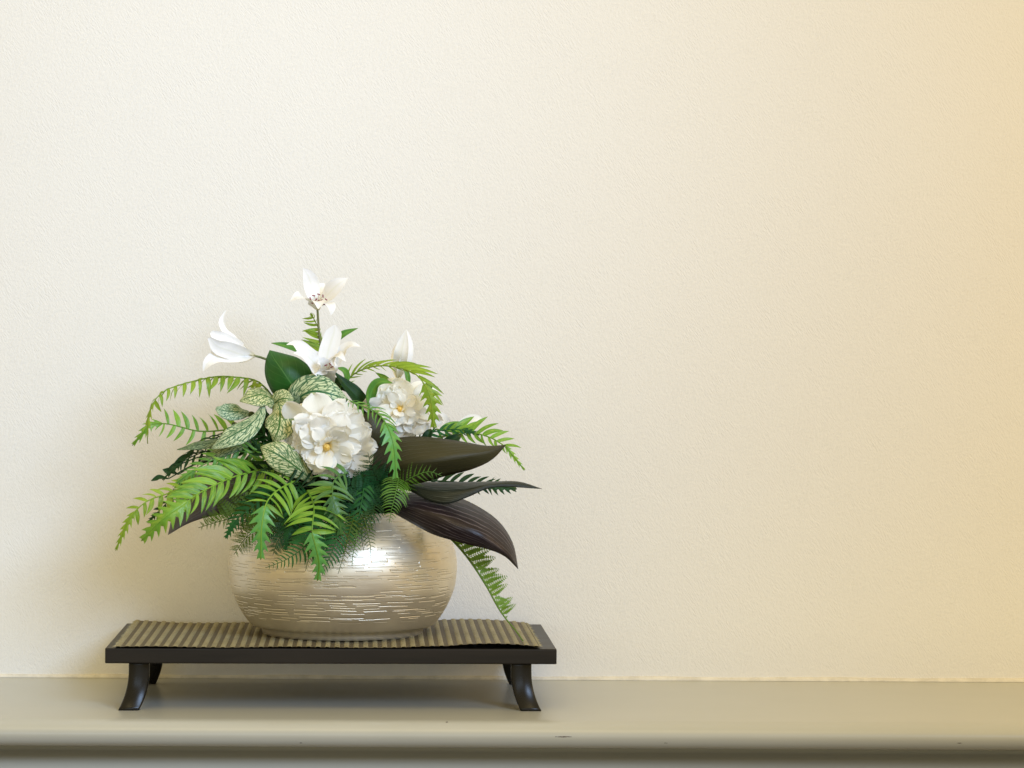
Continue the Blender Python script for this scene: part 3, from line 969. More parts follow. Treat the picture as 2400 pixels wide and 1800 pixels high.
fern('dark green frond over the left shoulder of the bowl behind the front fronds', [(670, 1140, .07), (625, 1165, .05), (585, 1192, .04), (552, 1222, .035), (528, 1262, .035)],
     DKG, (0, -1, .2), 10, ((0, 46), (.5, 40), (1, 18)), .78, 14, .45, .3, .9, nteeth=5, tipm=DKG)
fern('mid green frond just above the largest bright frond', [(640, 1062, .09), (590, 1058, .075), (540, 1062, .065), (490, 1082, .055), (440, 1112, .05), (405, 1140, .05)],
     M['mid'], (-.1, -1, .3), 11, ((0, 46), (.5, 44), (1, 16)), .8, 12, .5, .25, .85, nteeth=4)
fern('mid green frond under the folded variegated leaf', [(650, 1050, .10), (618, 1020, .085), (585, 1012, .08), (545, 1022, .075), (505, 1046, .07)],
     M['darkgreen'], (-.1, -1, .4), 9, ((0, 44), (.5, 40), (1, 16)), .8, 12, .5, .3, .85, nteeth=4)
fern('mid green frond at the right behind the olive brown leaf base', [(960, 1040, .12), (1000, 1018, .11), (1040, 1008, .11), (1085, 1008, .105), (1125, 1018, .10)],
     M['darkgreen'], (.1, -1, .4), 8, ((0, 30), (.5, 28), (1, 12)), .8, 10, .5, .3, .9, nteeth=4)
# ---- fine ferns ----------------------------------------------------------
fine_fern('olive feathery fern drooping over the left shoulder of the bowl',
     [(655, 1190, .06), (610, 1200, .05), (560, 1212, .045), (515, 1222, .045), (465, 1237, .05)],
     M['olive'], (0, -1, .2), 17, ((0, 92), (.3, 88), (.7, 50), (1, 12)), .5, lens2=((0, 34), (.5, 26), (1, 8)), wid=.17)
fine_fern('dark olive feathery fern hanging close to the bowl at left',
     [(690, 1190, .05), (650, 1215, .035), (610, 1235, .03), (575, 1262, .03), (548, 1300, .03)],
     M['olive'], (0, -1, .2), 17, ((0, 60), (.5, 52), (1, 12)), .6, wid=.17)
fine_fern('deep green feathery fern in the dark hollow left of the middle frond',
     [(740, 1190, .05), (705, 1215, .03), (675, 1240, .02), (650, 1270, .018), (640, 1300, .018)],
     M['darkfern'], (0, -1, .2), 17, ((0, 66), (.5, 52), (1, 14)), .6, wid=.17)
comb_fern('green feathery spray pointing down left across the gold bowl',
     [(790, 1205, .03), (752, 1240, .012), (712, 1283, .004), (670, 1312, .002), (622, 1331, .004)],
     M['darkgreen'], (0, -1, .1), 22, ((0, 56), (.4, 48), (.7, 26), (1, 5)), wd=.15)
comb_fern('blue green feathery spray just right of the middle frond, hanging on the bowl',
     [(812, 1200, .03), (800, 1235, .010), (785, 1275, .003), (768, 1315, .0), (735, 1358, .002)],
     M['darkgreen'], (0, -1, .1), 22, ((0, 50), (.5, 36), (1, 5)), wd=.15)
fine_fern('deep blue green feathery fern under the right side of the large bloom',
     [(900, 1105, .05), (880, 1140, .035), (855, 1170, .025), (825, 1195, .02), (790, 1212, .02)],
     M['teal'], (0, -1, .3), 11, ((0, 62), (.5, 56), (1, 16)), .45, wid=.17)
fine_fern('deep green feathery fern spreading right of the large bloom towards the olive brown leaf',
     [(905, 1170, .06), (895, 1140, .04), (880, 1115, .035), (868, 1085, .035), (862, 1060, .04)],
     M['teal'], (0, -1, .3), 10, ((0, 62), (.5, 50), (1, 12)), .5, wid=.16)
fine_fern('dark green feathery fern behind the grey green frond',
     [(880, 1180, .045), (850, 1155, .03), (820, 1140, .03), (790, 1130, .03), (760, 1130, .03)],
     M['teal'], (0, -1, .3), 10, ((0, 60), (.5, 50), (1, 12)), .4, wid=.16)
fine_fern('small yellow green feathery tip pointing right on the olive brown leaf',
     [(925, 1150, .04), (950, 1128, .02), (980, 1112, .01), (1008, 1106, .008), (1036, 1116, .008)],
     M['comb'], (0, -1, .2), 12, ((0, 40), (.5, 34), (1, 8)), .6, wid=.08)
fine_fern('long trailing feathery fern hanging right of the bowl onto the mat',
     [(985, 1215, .09), (1030, 1240, .075), (1062, 1268, .065), (1099, 1311, .058), (1139, 1372, .05), (1169, 1427, .045), (1194, 1461, .043), (1212, 1482, .04), (1226, 1503, .035)],
     M['trail'], (0, -1, .1), 22, ((0, 3), (1, 3)), .30, lens2=((0, 40), (.2, 66), (.4, 54), (.62, 48), (.8, 34), (.84, 2), (1, 2)), stemr=.0017, wid=.24, dsc=1.15)
fine_fern('dark fine fern filling the hollow below the grey brown leaf',
     [(700, 1175, .07), (660, 1180, .06), (620, 1195, .055), (585, 1220, .05), (560, 1250, .05)],
     M['darkfern'], (0, -1, .2), 17, ((0, 66), (.5, 52), (1, 12)), .5, wid=.17)
fine_fern('olive fine fern hanging behind the middle front fronds',
     [(745, 1160, .07), (720, 1185, .055), (690, 1210, .045), (655, 1235, .04), (600, 1262, .04)],
     M['darkfern'], (0, -1, .2), 17, ((0, 62), (.5, 52), (1, 12)), .5, wid=.17)
# narrow comb leaved tips
comb_fern('narrow fern tip right of centre whose end reaches the bright glint on the bowl',
     [(862, 1180, .03), (856, 1210, .015), (860, 1245, .008), (868, 1280, .006), (867, 1312, .008)],
     M['olive'], (0, -1, .1), 17, ((0, 30), (.5, 24), (1, 5)), wd=.12)
comb_fern('narrow dark fern tip left of the glint on the bowl, ending lowest of its pair',
     [(838, 1190, .03), (826, 1225, .012), (815, 1262, .006), (806, 1300, .004), (792, 1345, .004)],
     M['olive'], (0, -1, .1), 18, ((0, 36), (.5, 28), (1, 5)), wd=.12)
comb_fern('short narrow fern tip ending just left of the bright glint',
     [(836, 1215, .022), (836, 1245, .010), (832, 1275, .006), (827, 1300, .005), (825, 1327, .005)],
     M['comb'], (0, -1, .1), 14, ((0, 26), (.5, 20), (1, 5)), wd=.12)
comb_fern('curved comb leaved fern tip beneath the olive brown leaf on the bowl shoulder',
     [(935, 1120, .03), (930, 1140, .015), (925, 1165, .008), (918, 1192, .006), (912, 1226, .008)],
     M['comb'], (.1, -1, .15), 17, ((0, 38), (.45, 36), (.8, 18), (1, 5)), fwd=.05, curl=.5, wd=.12)
comb_fern('tiny dark fern tip left of the middle frond on the bowl',
     [(745, 1240, .02), (735, 1270, .006), (728, 1300, .002), (720, 1320, .002), (716, 1338, .003)],
     M['olive'], (0, -1, .1), 13, ((0, 20), (.5, 18), (1, 4)), wd=.12)
comb_fern('dark comb leaved tip hanging right of the grey green frond',
     [(880, 1175, .03), (872, 1205, .015), (850, 1235, .010), (848, 1262, .008), (852, 1290, .008)],
     M['darkfern'], (0, -1, .1), 15, ((0, 34), (.5, 26), (1, 5)), wd=.12)

# ------------------------------------------------------------------ broad leaves
def loft(edgeA, mid, edgeB, rows=26, cols=11):
    A = cr(path(edgeA), rows); B = cr(path(edgeB), rows); Mi = cr(path(mid), rows)
    V, F, UV = [], [], []
    for i in range(rows):
        a, m, b = Vector(A[i][:3]), Vector(Mi[i][:3]), Vector(B[i][:3])
        for j in range(cols):
            u = j / (cols - 1)
            if u < .5:
                f = u * 2; p = a.lerp(m, f); sg = (a - m).length
            else:
                f = (u - .5) * 2; p = m.lerp(b, f); sg = (b - m).length
            belly = 4 * (f * (1 - f)) * sg * .07
            p = p + Vector((0, -1, .3)).normalized() * belly
            V.append(p); UV.append((u, i / (rows - 1)))
    for i in range(rows - 1):
        for j in range(cols - 1):
            a = i*cols+j; F.append((a, a+1, a+cols+1, a+cols))
    return V, F, UV

def broad(name, label, cat, A, Mi, B, mt, group=None, stem=True, sm=None):
    base = at(*Mi[0])
    rt = thing(name, base, label, cat, group)
    o = add('blade', loft(A, Mi, B), mt, rt)
    md = o.modifiers.new('thick', 'SOLIDIFY'); md.thickness = .0006; md.offset = 0
    if stem: root_stem(base, rt, sm or M['dstem'], .0016)
    return rt
DG = 'large dark leaves fanning out of the bowl'
broad('dark_leaf', 'olive brown leaf at right, uppermost of the dark leaves, with a smooth flat face', 'leaf',
      [(862, 1075, .09), (900, 1035, .075), (952, 1024, .06), (1010, 1025, .05), (1082, 1035, .045), (1140, 1045, .045), (1186, 1043, .045)],
      [(866, 1110, .085), (915, 1095, .05), (965, 1085, .03), (1030, 1078, .022), (1095, 1067, .025), (1145, 1058, .035), (1186, 1043, .045)],
      [(870, 1140, .085), (925, 1140, .06), (985, 1132, .045), (1050, 1114, .04), (1105, 1100, .038), (1152, 1078, .04), (1186, 1043, .045)], M['olivedark'], DG)
broad('dark_leaf', 'small brown leaf showing between the two white blooms', 'leaf',
      [(846, 1050, .10), (842, 1000, .09), (848, 975, .09), (868, 965, .09), (905, 968, .10)],
      [(866, 1060, .09), (868, 1020, .085), (875, 998, .085), (890, 985, .09), (912, 975, .10)],
      [(890, 1065, .10), (892, 1030, .09), (900, 1008, .09), (912, 995, .09), (925, 985, .10)], M['olivedark'], DG)
broad('dark_leaf', 'long narrow green black leaf pointing right, its tip the farthest right', 'leaf',
      [(930, 1125, .09), (965, 1127, .07), (1010, 1130, .06), (1082, 1130, .05), (1150, 1129, .04), (1215, 1129, .035), (1270, 1146, .03)],
      [(932, 1135, .085), (968, 1140, .05), (1015, 1152, .035), (1082, 1150, .028), (1150, 1136, .028), (1215, 1134, .03), (1270, 1146, .03)],
      [(936, 1145, .09), (966, 1153, .05), (1005, 1174, .035), (1050, 1181, .025), (1095, 1166, .025), (1160, 1142, .028), (1270, 1146, .03)], M['greendark'], DG)
broad('dark_leaf', 'purple brown leaf with pale veins drooping lowest at right beside the bowl', 'leaf',
      [(920, 1170, .08), (960, 1155, .07), (1020, 1155, .065), (1085, 1170, .06), (1147, 1204, .05), (1182, 1238, .045), (1204, 1280, .04), (1214, 1333, .04)],
      [(922, 1182, .06), (965, 1192, .03), (1017, 1208, .015), (1070, 1230, .005), (1120, 1252, .003), (1160, 1278, .01), (1192, 1305, .02), (1214, 1333, .04)],
      [(924, 1203, .06), (965, 1226, .035), (1012, 1251, .022), (1059, 1266, .012), (1100, 1277, .01), (1140, 1286, .012), (1182, 1303, .02), (1214, 1333, .04)], M['purple'], DG)
broad('dark_leaf', 'grey brown leaf at left beneath the large bright frond', 'leaf',
      [(690, 1150, .10), (640, 1110, .10), (560, 1090, .10), (480, 1100, .095), (440, 1135, .085), (413, 1175, .07), (394, 1254, .05)],
      [(690, 1168, .085), (640, 1145, .07), (570, 1142, .06), (500, 1155, .055), (455, 1178, .05), (425, 1205, .05), (394, 1254, .05)],
      [(690, 1185, .08), (640, 1192, .07), (585, 1196, .065), (530, 1204, .06), (478, 1214, .055), (435, 1230, .05), (394, 1254, .05)], M['greybrown'], DG)
broad('green_leaf', 'broad plain green leaf with a pointed top left of the middle lily', 'leaf',
      [(690, 965, .12), (648, 932, .105), (630, 905, .10), (621, 875, .10), (623, 845, .10), (632, 821, .105)],
      [(715, 940, .11), (696, 915, .09), (678, 893, .085), (660, 866, .085), (643, 842, .092), (632, 821, .105)],
      [(765, 925, .11), (750, 890, .10), (728, 862, .095), (700, 840, .095), (665, 829, .10), (632, 821, .105)], M['bigleaf'])

# smaller plain leaves: blade with halfwidths in pixels
def bl(pts, **kw):
    P = [(px, py, Y, w) for (px, py, Y, w) in pts]
    P3 = [tuple(at(px, py, Y)) + (pw(w_, Y),) for (px, py, Y, w_) in P]
    return P3
def leaf(name, label, cat, pts, mt, nrm=VIEW, group=None, cup=.15, fold=.25, wave=0.06, stem=True, twist=0, sm=None, rows=22, cols=9, stem_to=None):
    P3 = bl(pts); base = Vector(P3[0][:3])
    rt = thing(name, base, label, cat, group)
    o = add('blade', blade(P3, nrm, cup, fold, wave, 2.3, rows, cols, random.random() * 6, twist=twist), mt, rt)
    md = o.modifiers.new('thick', 'SOLIDIFY'); md.thickness = .0004; md.offset = 0
    if stem_to is not None:
        q = at(*stem_to)
        add('stem', tube([q, (q + base) / 2 + Vector((0, -.004, .006)), base], .0010, .0007, 10, 6), sm or M['dstem'], rt)
        root_stem(q, rt, sm or M['dstem'], .0010)
    elif stem: root_stem(base, rt, sm or M['dstem'], .0010)
    return rt
SG = 'slim plain green leaves among the lilies'
leaf('slim_leaf', 'slim green leaf pointing left behind the middle lily', 'leaf', [(742, 846, .15, 2), (715, 826, .145, 9), (690, 815, .14, 9), (662, 808, .135, 6), (636, 804, .13, .5)], M['mid'], group=SG)
leaf('slim_leaf', 'slim green leaf pointing right at the middle lily', 'leaf', [(765, 830, .16, 2), (785, 800, .155, 7), (803, 784, .15, 8), (820, 776, .15, 5), (839, 769, .15, .4)], M['mid'], group=SG)
leaf('slim_leaf', 'slim dark leaf curving down beside the broad green leaf', 'leaf', [(748, 905, .14, 2), (742, 875, .135, 6), (732, 850, .13, 7), (715, 836, .13, 5), (693, 827, .13, .5)], M['darkfern'], group=SG)
leaf('slim_leaf', 'wide green leaf between the variegated leaf and the smaller white bloom', 'leaf', [(868, 1000, .12, 8), (855, 960, .115, 18), (832, 925, .11, 18), (808, 900, .11, 12), (784, 872, .11, 1)], M['darkfern'], group=SG, nrm=(.4, -1, .4))
leaf('slim_leaf', 'green leaf bending up and over at the left of the smaller white bloom', 'leaf', [(872, 965, .11, 8), (868, 930, .10, 12), (878, 905, .095, 12), (895, 895, .09, 9), (920, 898, .085, 1)], M['mid'], group=SG, nrm=(.3, -1, .5))
leaf('slim_leaf', 'short green leaf below the lime arch', 'leaf', [(925, 905, .12, 3), (908, 892, .12, 7), (896, 883, .12, 6), (880, 873, .12, .4)], M['bright'], group=SG)
leaf('slim_leaf', 'narrow upright leaf beneath the lily bud at right', 'leaf', [(958, 905, .13, 3), (956, 885, .13, 6), (952, 870, .13, 5), (943, 858, .13, .5)], M['mid'], group=SG)
leaf('slim_leaf', 'curled green leaf at the foot of the lime arch', 'leaf', [(800, 910, .12, 4), (812, 885, .115, 8), (806, 868, .11, 7), (790, 862, .11, 1)], M['mid'], group=SG, nrm=(.5, -1, .2))
leaf('slim_leaf', 'dark green leaf behind the foot of the middle lily', 'leaf', [(770, 915, .13, 6), (788, 895, .125, 10), (800, 905, .12, 9), (830, 925, .12, 1)], M['darkfern'], group=SG)
for k, (pts, lab) in enumerate((
    ([(430, 1085, .10, 1), (412, 1090, .10, 6), (400, 1100, .10, 6), (386, 1108, .10, .5)], 'small dark leaf above the far left frond, nearest the bowl'),
    ([(418, 1112, .10, 1), (400, 1104, .10, 6), (390, 1103, .10, 6), (381, 1100, .10, .5)], 'small grey green leaf above the far left frond'),
    ([(395, 1122, .10, 1), (375, 1118, .10, 5), (365, 1122, .10, 5), (354, 1127, .10, .5)], 'small grey green leaf farthest left on its dark sprig'),
    ([(455, 1062, .10, 1), (435, 1070, .10, 6), (420, 1080, .10, 6), (400, 1098, .10, .5)], 'narrow dark leaf over the top of the large left frond'))):
    leaf('sprig_leaf', lab, 'leaf', pts, M['darkfern'], group='small dark sprig leaves at left', stem_to=(520, 1080, .12))
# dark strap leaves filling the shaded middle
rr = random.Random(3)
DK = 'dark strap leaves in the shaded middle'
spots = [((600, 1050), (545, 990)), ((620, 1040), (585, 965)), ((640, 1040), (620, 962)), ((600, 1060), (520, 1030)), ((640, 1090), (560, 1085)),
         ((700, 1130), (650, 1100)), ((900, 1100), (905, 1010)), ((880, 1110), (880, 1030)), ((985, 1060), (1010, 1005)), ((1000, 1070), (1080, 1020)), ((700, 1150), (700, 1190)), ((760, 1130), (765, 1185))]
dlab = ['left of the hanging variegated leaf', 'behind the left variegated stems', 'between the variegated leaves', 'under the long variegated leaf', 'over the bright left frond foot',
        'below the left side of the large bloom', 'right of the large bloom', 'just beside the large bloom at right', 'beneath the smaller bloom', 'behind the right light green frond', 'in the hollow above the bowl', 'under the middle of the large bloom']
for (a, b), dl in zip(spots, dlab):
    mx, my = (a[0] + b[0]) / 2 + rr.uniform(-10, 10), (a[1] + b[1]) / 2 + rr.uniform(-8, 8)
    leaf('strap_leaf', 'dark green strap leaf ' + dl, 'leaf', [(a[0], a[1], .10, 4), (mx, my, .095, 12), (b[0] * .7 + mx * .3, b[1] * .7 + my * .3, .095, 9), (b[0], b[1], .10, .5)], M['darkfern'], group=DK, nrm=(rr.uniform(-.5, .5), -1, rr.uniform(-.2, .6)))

# ------------------------------------------------------------------ variegated leaves
VG = 'variegated leaves left of the large white bloom'
hub = (640, 1040, .10)
leaf('variegated_leaf', 'broad mint and green veined leaf directly above the large white bloom', 'leaf',
     [(690, 960, .09, 14.4), (705, 930, .075, 40.8), (735, 917, .062, 44.4), (768, 922, .058, 36), (795, 930, .062, 19.2), (818, 940, .07, 1.2)], M['varieg2'], (.1, -1, .35), VG, .12, -.22, .06, stem_to=(650, 1040, .10))
leaf('variegated_leaf', 'cream veined leaf at the top left of its cluster, edge on to the left', 'leaf',
     [(655, 948, .09, 12), (636, 934, .08, 26.4), (612, 925, .07, 31.2), (588, 930, .065, 24), (562, 940, .065, 2.4)], M['varieg'], (.1, -.75, .7), VG, .1, -.3, .10, stem_to=hub)
leaf('variegated_leaf', 'small cream veined leaf tucked between the broad green and mint leaves', 'leaf',
     [(640, 950, .085, 9.6), (652, 938, .075, 20.4), (668, 934, .07, 21.6), (688, 938, .07, 3.6)], M['varieg'], (.2, -1, .2), VG, .1, -.2, .1, stem_to=hub)
leaf('variegated_leaf', 'cream veined leaf hanging down against the left side of the large bloom', 'leaf',
     [(652, 942, .075, 9.6), (656, 960, .06, 26.4), (656, 985, .05, 37.2), (652, 1008, .045, 32.4), (645, 1024, .045, 16.8), (640, 1036, .05, 1.2)], M['varieg'], (-.2, -1, .25), VG, .1, -.25, .08, stem_to=hub)
leaf('variegated_leaf', 'mint veined leaf at far left of its cluster pointing left', 'leaf',
     [(585, 968, .10, 6), (565, 966, .09, 16.8), (542, 964, .085, 22.8), (522, 962, .08, 16.8), (506, 956, .08, 3.6)], M['varieg2'], (0, -1, .5), VG, .1, -.25, .08, stem_to=hub)
leaf('variegated_leaf', 'long folded blue green leaf slanting down left across the cluster', 'leaf',
     [(618, 945, .07, 3.6), (605, 975, .055, 16.8), (580, 1000, .045, 28.8), (548, 1018, .04, 28.8), (520, 1035, .04, 18), (494, 1052, .045, 1.2)], M['varieg2'], (-.3, -1, .6), VG, .3, -.5, .05, stem_to=hub)
leaf('variegated_leaf', 'narrow dark veined leaf below the folded leaf, pointing down left', 'leaf',
     [(590, 1032, .09, 6), (565, 1040, .075, 15.6), (535, 1048, .065, 18), (505, 1062, .06, 14.4), (471, 1079, .06, 1.2)], M['varieg3'], (0, -1, .8), VG, .1, -.3, .08, stem_to=hub)
leaf('variegated_leaf', 'slim drooping veined leaf at the left behind the folded leaf', 'leaf',
     [(540, 1030, .10, 4.8), (510, 1036, .09, 12), (480, 1040, .085, 13.2), (450, 1046, .08, 9.6), (415, 1054, .08, 0.72)], M['varieg3'], (0, -1, .9), VG, .1, -.3, .1, stem_to=hub)
leaf('variegated_leaf', 'cream veined leaf sticking out below left of the large bloom', 'leaf',
     [(738, 1135, .06, 2.4), (715, 1112, .045, 16.8), (685, 1088, .035, 31.2), (655, 1068, .03, 33.6), (632, 1056, .03, 24), (611, 1048, .035, 2.4)], M['varieg'], (-.1, -1, .2), VG, .1, -.25, .06, stem_to=(720, 1130, .10))
leaf('variegated_leaf', 'small mint veined leaf hidden between the hanging leaf and the bloom', 'leaf',
     [(678, 1000, .075, 6), (690, 980, .06, 16.8), (698, 962, .055, 16.8), (708, 948, .055, 2.4)], M['varieg2'], (.2, -1, .2), VG, .1, -.2, .08, stem_to=hub)
leaf('variegated_leaf', 'small dark mint leaf at the foot of the broad green leaf', 'leaf',
     [(668, 965, .09, 6), (678, 950, .08, 15.6), (690, 940, .075, 14.4), (702, 930, .075, 2.4)], M['varieg3'], (.2, -1, .2), VG, .1, -.2, .08, stem_to=hub)

# ------------------------------------------------------------------ lilies
def lily(label, petals, stems, stamens=None, group='white lilies', cupp=None):
    base = at(*petals[0][0][0][:3])
    rt = thing('lily', base, label, 'lily', group)
    for k, (pts, nrm, cup, fold) in enumerate(petals):
        add('petal', blade(bl(pts), nrm, cup, fold, .06, 1.6, 24, 11, k * 1.3), M['lily'], rt)
    P = [tuple(at(*p)) for p in stems]
    add('stem', tube(P, .0016, .0013, 24, 7), M['lstem'], rt)
    if stamens:
        (cx, cy, cY, dirs) = stamens
        c = at(cx, cy, cY)
        for (dx, dy) in dirs:
            e = at(cx + dx, cy + dy, cY - .012)
            V, F = tube([c, (c + e) / 2 + Vector((0, -.001, 0)), e], .00035, .0003, 5, 5)
            f = add('stamen', (V, F), M['filament'], rt)
            d = Vector((random.uniform(-1, 1), -.2, random.uniform(-1, 1))).normalized() * .0016
            add('anther', tube([e - d, e, e + d], .0006, .0006, 4, 5), M['anther'], f) if False else None
            a = mesh_obj('anther', *tube([e - d, e, e + d], .0007, .0006, 4, 5), M['anther'], None)
            a.location = (0, 0, 0); a.data.transform(Matrix.Translation(-base)); a.parent = f
    return rt
# top lily (open, facing the viewer)
c = (744, 716, .115)
lily('open white lily at the very top with dark red stamens',
     [([c + (5,), (736, 695, .10, 14), (730, 668, .10, 19), (722, 646, .095, 15), (711, 628, .09, 1)], (.1, -1, .1), .25, -.1),
      ([c + (5,), (762, 698, .10, 14), (778, 680, .09, 20), (796, 664, .085, 15), (815, 652, .085, 1)], (0, -1, .35), .25, -.1),
      ([c + (5,), (725, 708, .10, 10), (710, 696, .085, 16), (697, 695, .08, 12), (680, 706, .08, 1)], (-.1, -.8, .8), .2, .1),
      ([c + (6,), (754, 712, .09, 12), (768, 712, .075, 15), (776, 722, .07, 11), (776, 738, .07, 1)], (.5, -.9, .6), .2, .1),
      ([(744, 727, .115, 6), (738, 716, .085, 16), (745, 706, .065, 17), (748, 712, .055, 12), (746, 724, .05, 1)], (0, -.5, 1), .25, 0),
      ([c + (5,), (748, 694, .115, 12), (752, 676, .12, 14), (760, 664, .125, 1)], (0, -1, .2), .2, 0)],
     [(803, 1190, .145), (775, 1000, .145), (757, 850, .14), (748, 780, .125), (744, 722, .113)],
     (745, 708, .085, [(-18, -8), (-10, -15), (2, -18), (12, -14), (19, -6), (-14, 2), (8, -4), (16, 6), (-4, -6), (3, -2), (-2, 2)]))
# left lily (side view)
b = (596, 834, .12)
lily('white lily at far left seen from the side with one petal curled up',
     [([b + (4,), (572, 822, .10, 15), (546, 800, .085, 15), (526, 778, .08, 9), (518, 755, .08, 7), (530, 727, .08, .8)], (.3, -.7, .7), .35, 0),
      ([b + (4,), (570, 826, .09, 18), (540, 808, .07, 20), (512, 792, .06, 17), (495, 778, .055, 5)], (-.1, -1, .3), .35, -.1),
      ([b + (4,), (570, 832, .085, 18), (540, 822, .065, 20), (510, 812, .055, 17), (490, 792, .05, 4)], (.0, -1, -.1), .3, -.1),
      ([b + (4,), (572, 838, .085, 14), (540, 838, .07, 16), (510, 838, .06, 16), (488, 850, .055, 12), (476, 870, .055, .8)], (0, -1, .5), .3, 0),
      ([b + (4,), (570, 834, .115, 16), (540, 826, .12, 20), (510, 826, .125, 14), (494, 840, .13, 1)], (0, -1, .1), .3, 0),
      ([b + (4,), (572, 828, .12, 16), (545, 812, .13, 18), (520, 800, .14, 15), (500, 800, .14, 1)], (0, -1, .1), .3, 0)],
     [(803, 1190, .145), (715, 1000, .15), (655, 870, .145), (626, 843, .13), (594, 833, .118)])
# middle lily
b = (762, 892, .12)
lily('white lily in the middle with a broad upright petal and a pale tube',
     [([b + (18,), (765, 865, .085, 22), (768, 830, .08, 22), (778, 795, .08, 21), (784, 775, .08, 17), (785, 762, .08, 3)], (-.1, -1, .05), .2, -.1),
      ([b + (18,), (748, 862, .09, 20), (728, 838, .08, 19), (705, 815, .07, 15), (690, 805, .07, 8), (672, 808, .07, 1)], (-.3, -.8, .6), .25, .1),
      ([b + (18,), (750, 868, .08, 22), (732, 846, .068, 18), (712, 830, .062, 13), (688, 828, .06, 1)], (-.2, -.9, .5), .2, .1),
      ([b + (18,), (776, 862, .09, 18), (796, 832, .08, 14), (812, 814, .075, 13), (828, 808, .07, 8), (844, 812, .07, .8)], (.2, -.8, .6), .2, .1),
      ([b + (18,), (776, 870, .075, 18), (784, 845, .06, 15), (790, 834, .052, 13), (798, 834, .048, 9), (810, 847, .046, .8)], (.1, -.8, .7), .2, .1),
      ([(764, 897, .115, 19), (762, 880, .085, 24), (760, 862, .07, 23), (752, 850, .06, 14), (744, 852, .056, 1)], (0, -1, .1), .25, 0)],
     [(803, 1190, .145), (785, 1000, .14), (770, 940, .13), (763, 892, .12)],
     (768, 866, .075, [(6, -12), (10, -6), (-4, -10)]))
# bud at right
b = (933, 886, .15)
lily('half open white lily standing behind the lime arch at right',
     [([b + (5,), (935, 862, .14, 16), (940, 832, .13, 19), (946, 802, .13, 13), (952, 772, .13, 1)], (-.4, -1, .1), .3, -.2),
      ([b + (5,), (942, 862, .14, 14), (952, 832, .135, 15), (955, 802, .135, 12), (953, 772, .135, 1)], (.5, -1, .1), .3, 0),
      ([b + (5,), (932, 862, .155, 14), (930, 836, .16, 13), (936, 806, .16, 8), (949, 778, .155, 1)], (-.2, -1, 0), .3, 0)],
     [(803, 1190, .145), (880, 1000, .17), (930, 920, .16), (933, 884, .15)])
b = (1060, 1015, .17)
lily('white lily mostly hidden behind the right light green frond',
     [([b + (4,), (1080, 1000, .17, 12), (1098, 986, .17, 13), (1115, 980, .17, 9), (1135, 984, .17, 1)], (0, -1, .5), .2, 0),
      ([b + (4,), (1050, 995, .16, 9), (1040, 980, .15, 9), (1030, 972, .145, 8), (1020, 964, .14, 2)], (0, -1, .3), .2, 0),
      ([b + (4,), (1078, 1010, .165, 12), (1095, 1006, .165, 12), (1112, 1012, .165, 1)], (0, -1, .5), .2, 0)],
     [(803, 1190, .145), (930, 1060, .17), (1020, 1030, .18), (1058, 1016, .17)])

# ------------------------------------------------------------------ double blooms
def petal_mesh(mt, wid, curl, seed, ln=14, cl=11):
    rg = random.Random(seed)
    V, F, UV = [], [], []
    ph1, ph2 = rg.uniform(0, 6), rg.uniform(0, 6)
    notch = rg.uniform(.02, .10)
    for i in range(ln):
        v = (i / (ln - 1)) ** .85
        k = min(1, v / .66); k = k * k * (3 - 2 * k)
        ww = wid * (.20 + .80 * k)
        if v > .66: ww *= math.sqrt(max(.0, 1 - ((v - .66) / .345) ** 2.3))
        for j in range(cl):
            u = -1 + 2 * j / (cl - 1)
            x = v - notch * math.exp(-(u * 4) ** 2) * v ** 8 + .010 * math.sin(u * 6 + ph1) * v ** 5
            y = u * ww
            ang = curl * v * v
            z = math.sin(ang) * v * .55 + .20 * u * u * ww * (1 - .5 * v) + .028 * math.sin(u * 3.6 + ph2) * v ** 2 + .015 * math.sin(v * 7 + ph1) * u
            x *= (1 - .18 * abs(curl) * v)
            V.append((x, y, z)); UV.append((u * .5 + .5, v))
    for i in range(ln - 1):
        for j in range(cl - 1):
            a = i*cl+j; F.append((a, a+1, a+cl+1, a+cl))
    me = bpy.data.meshes.new('petal'); me.from_pydata(V, [], F)
    ul = me.uv_layers.new(name='UVMap')
    for l in me.loops: ul.data[l.index].uv = UV[l.vertex_index]
    me.polygons.foreach_set('use_smooth', [True] * len(me.polygons)); me.materials.append(mt); me.update()
    return me
PO = [petal_mesh(M['dahlia'], .25, -.50 + .10 * k, 10 + k) for k in range(7)]
PI_ = [petal_mesh(M['inner'], .33, -.75 + .08 * k, 30 + k) for k in range(6)]
PB = [petal_mesh(M['inner'], .36, .35 + .1 * k, 50 + k) for k in range(4)]
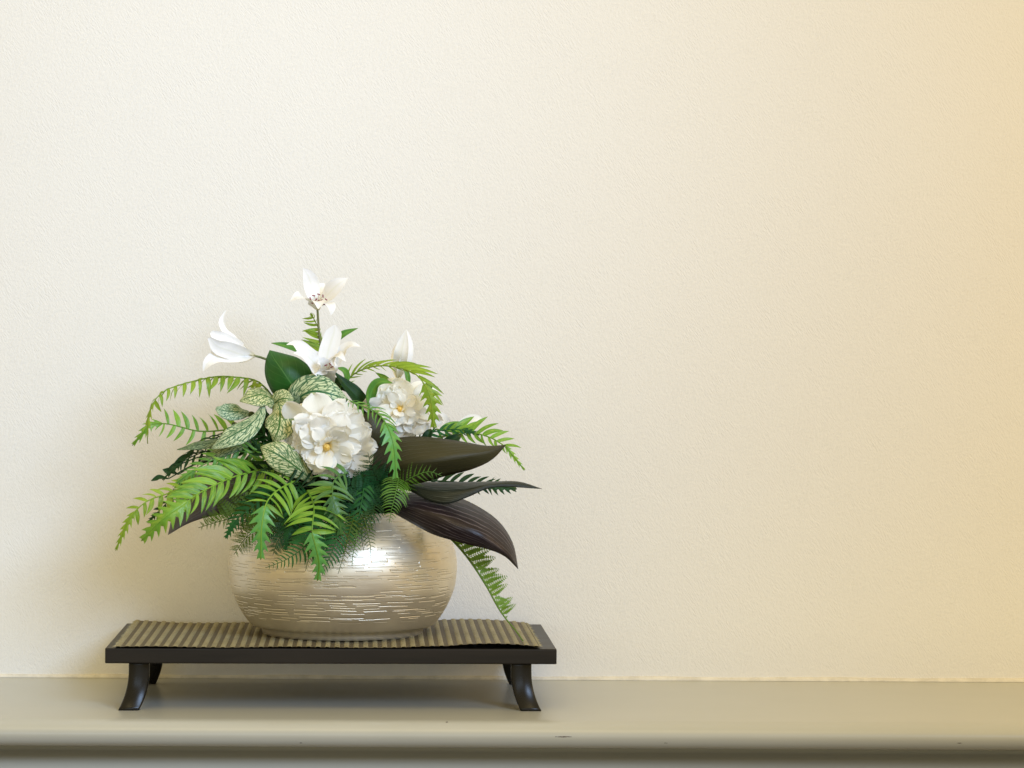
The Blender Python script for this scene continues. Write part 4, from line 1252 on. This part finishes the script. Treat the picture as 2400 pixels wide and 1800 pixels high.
def bloom(label, c, face, rad, stems, n=64, seed=1, up=Vector((0, 0, 1)), skirt=True):
    rg = random.Random(seed)
    rt = thing('white_bloom', c, label, 'flower', 'double white blooms')
    f = Vector(face).normalized()
    ex = up.cross(f).normalized(); ey = f.cross(ex)
    R = rad
    for i in range(n):
        q = i / (n - 1)                    # 0 = outermost, 1 = innermost
        a = i * 2.39996 + rg.uniform(-.35, .35)
        th = math.radians(94 - 30 * q + rg.uniform(-14, 12))
        L = R * (1.0 - .58 * q) * rg.uniform(.86, 1.12)
        if q > .94:
            th = math.radians(50 - 18 * (q - .94) / .06 + rg.uniform(-6, 6)); L = R * .27
        radial = ex * math.cos(a) + ey * math.sin(a)
        d = radial * math.sin(th) + f * math.cos(th)
        nrm = -radial * math.cos(th) + f * math.sin(th)      # inner (upper) side of the petal
        dd, nn, bb = frame(d, nrm)
        tw = rg.uniform(-.5, .5)
        Rm = Matrix.Rotation(tw, 3, dd); nn = Rm @ nn; bb = Rm @ bb
        org = radial * R * .05 + f * R * (-.18 + .46 * q)
        me = rg.choice(PO)
        ws = L * rg.uniform(.95, 1.2) * (1.0 + .25 * q)
        Mx = Matrix(((dd.x, -bb.x, nn.x, 0), (dd.y, -bb.y, nn.y, 0), (dd.z, -bb.z, nn.z, 0), (0, 0, 0, 1)))
        inst('petal', me, Matrix.Diagonal((1.08, 1, .93, 1)) @ Matrix.Translation(org) @ Mx @ Matrix.Diagonal((L, ws, L, 1)), rt)
    # orange heart
    bm = bmesh.new(); bmesh.ops.create_icosphere(bm, subdivisions=3, radius=R * .072)
    for v in bm.verts: v.co *= 1 + .25 * mnoise.noise(v.co * 400)
    me = bpy.data.meshes.new('heart'); bm.to_mesh(me); bm.free(); me.materials.append(M['heart'])
    inst('heart', me, Matrix.Translation(f * R * .31 - ey * R * .02), rt)
    P = [tuple(at(*p)) for p in stems] + [tuple(c - f * R * .2)]
    add('stem', tube(P, .002, .0018, 18, 7), M['dstem'], rt)
    return rt
bloom('large creamy white double bloom at the front centre of the arrangement', at(769, 1034, .045), (-.04, -1, -.34), pw(113),
      [(803, 1190, .145), (790, 1110, .12)], 104, 4)
bloom('smaller creamy white double bloom at right beneath the lime arch', at(944, 958, .10), (-.25, -1, .05), pw(86),
      [(803, 1190, .145), (880, 1060, .15)], 90, 9)
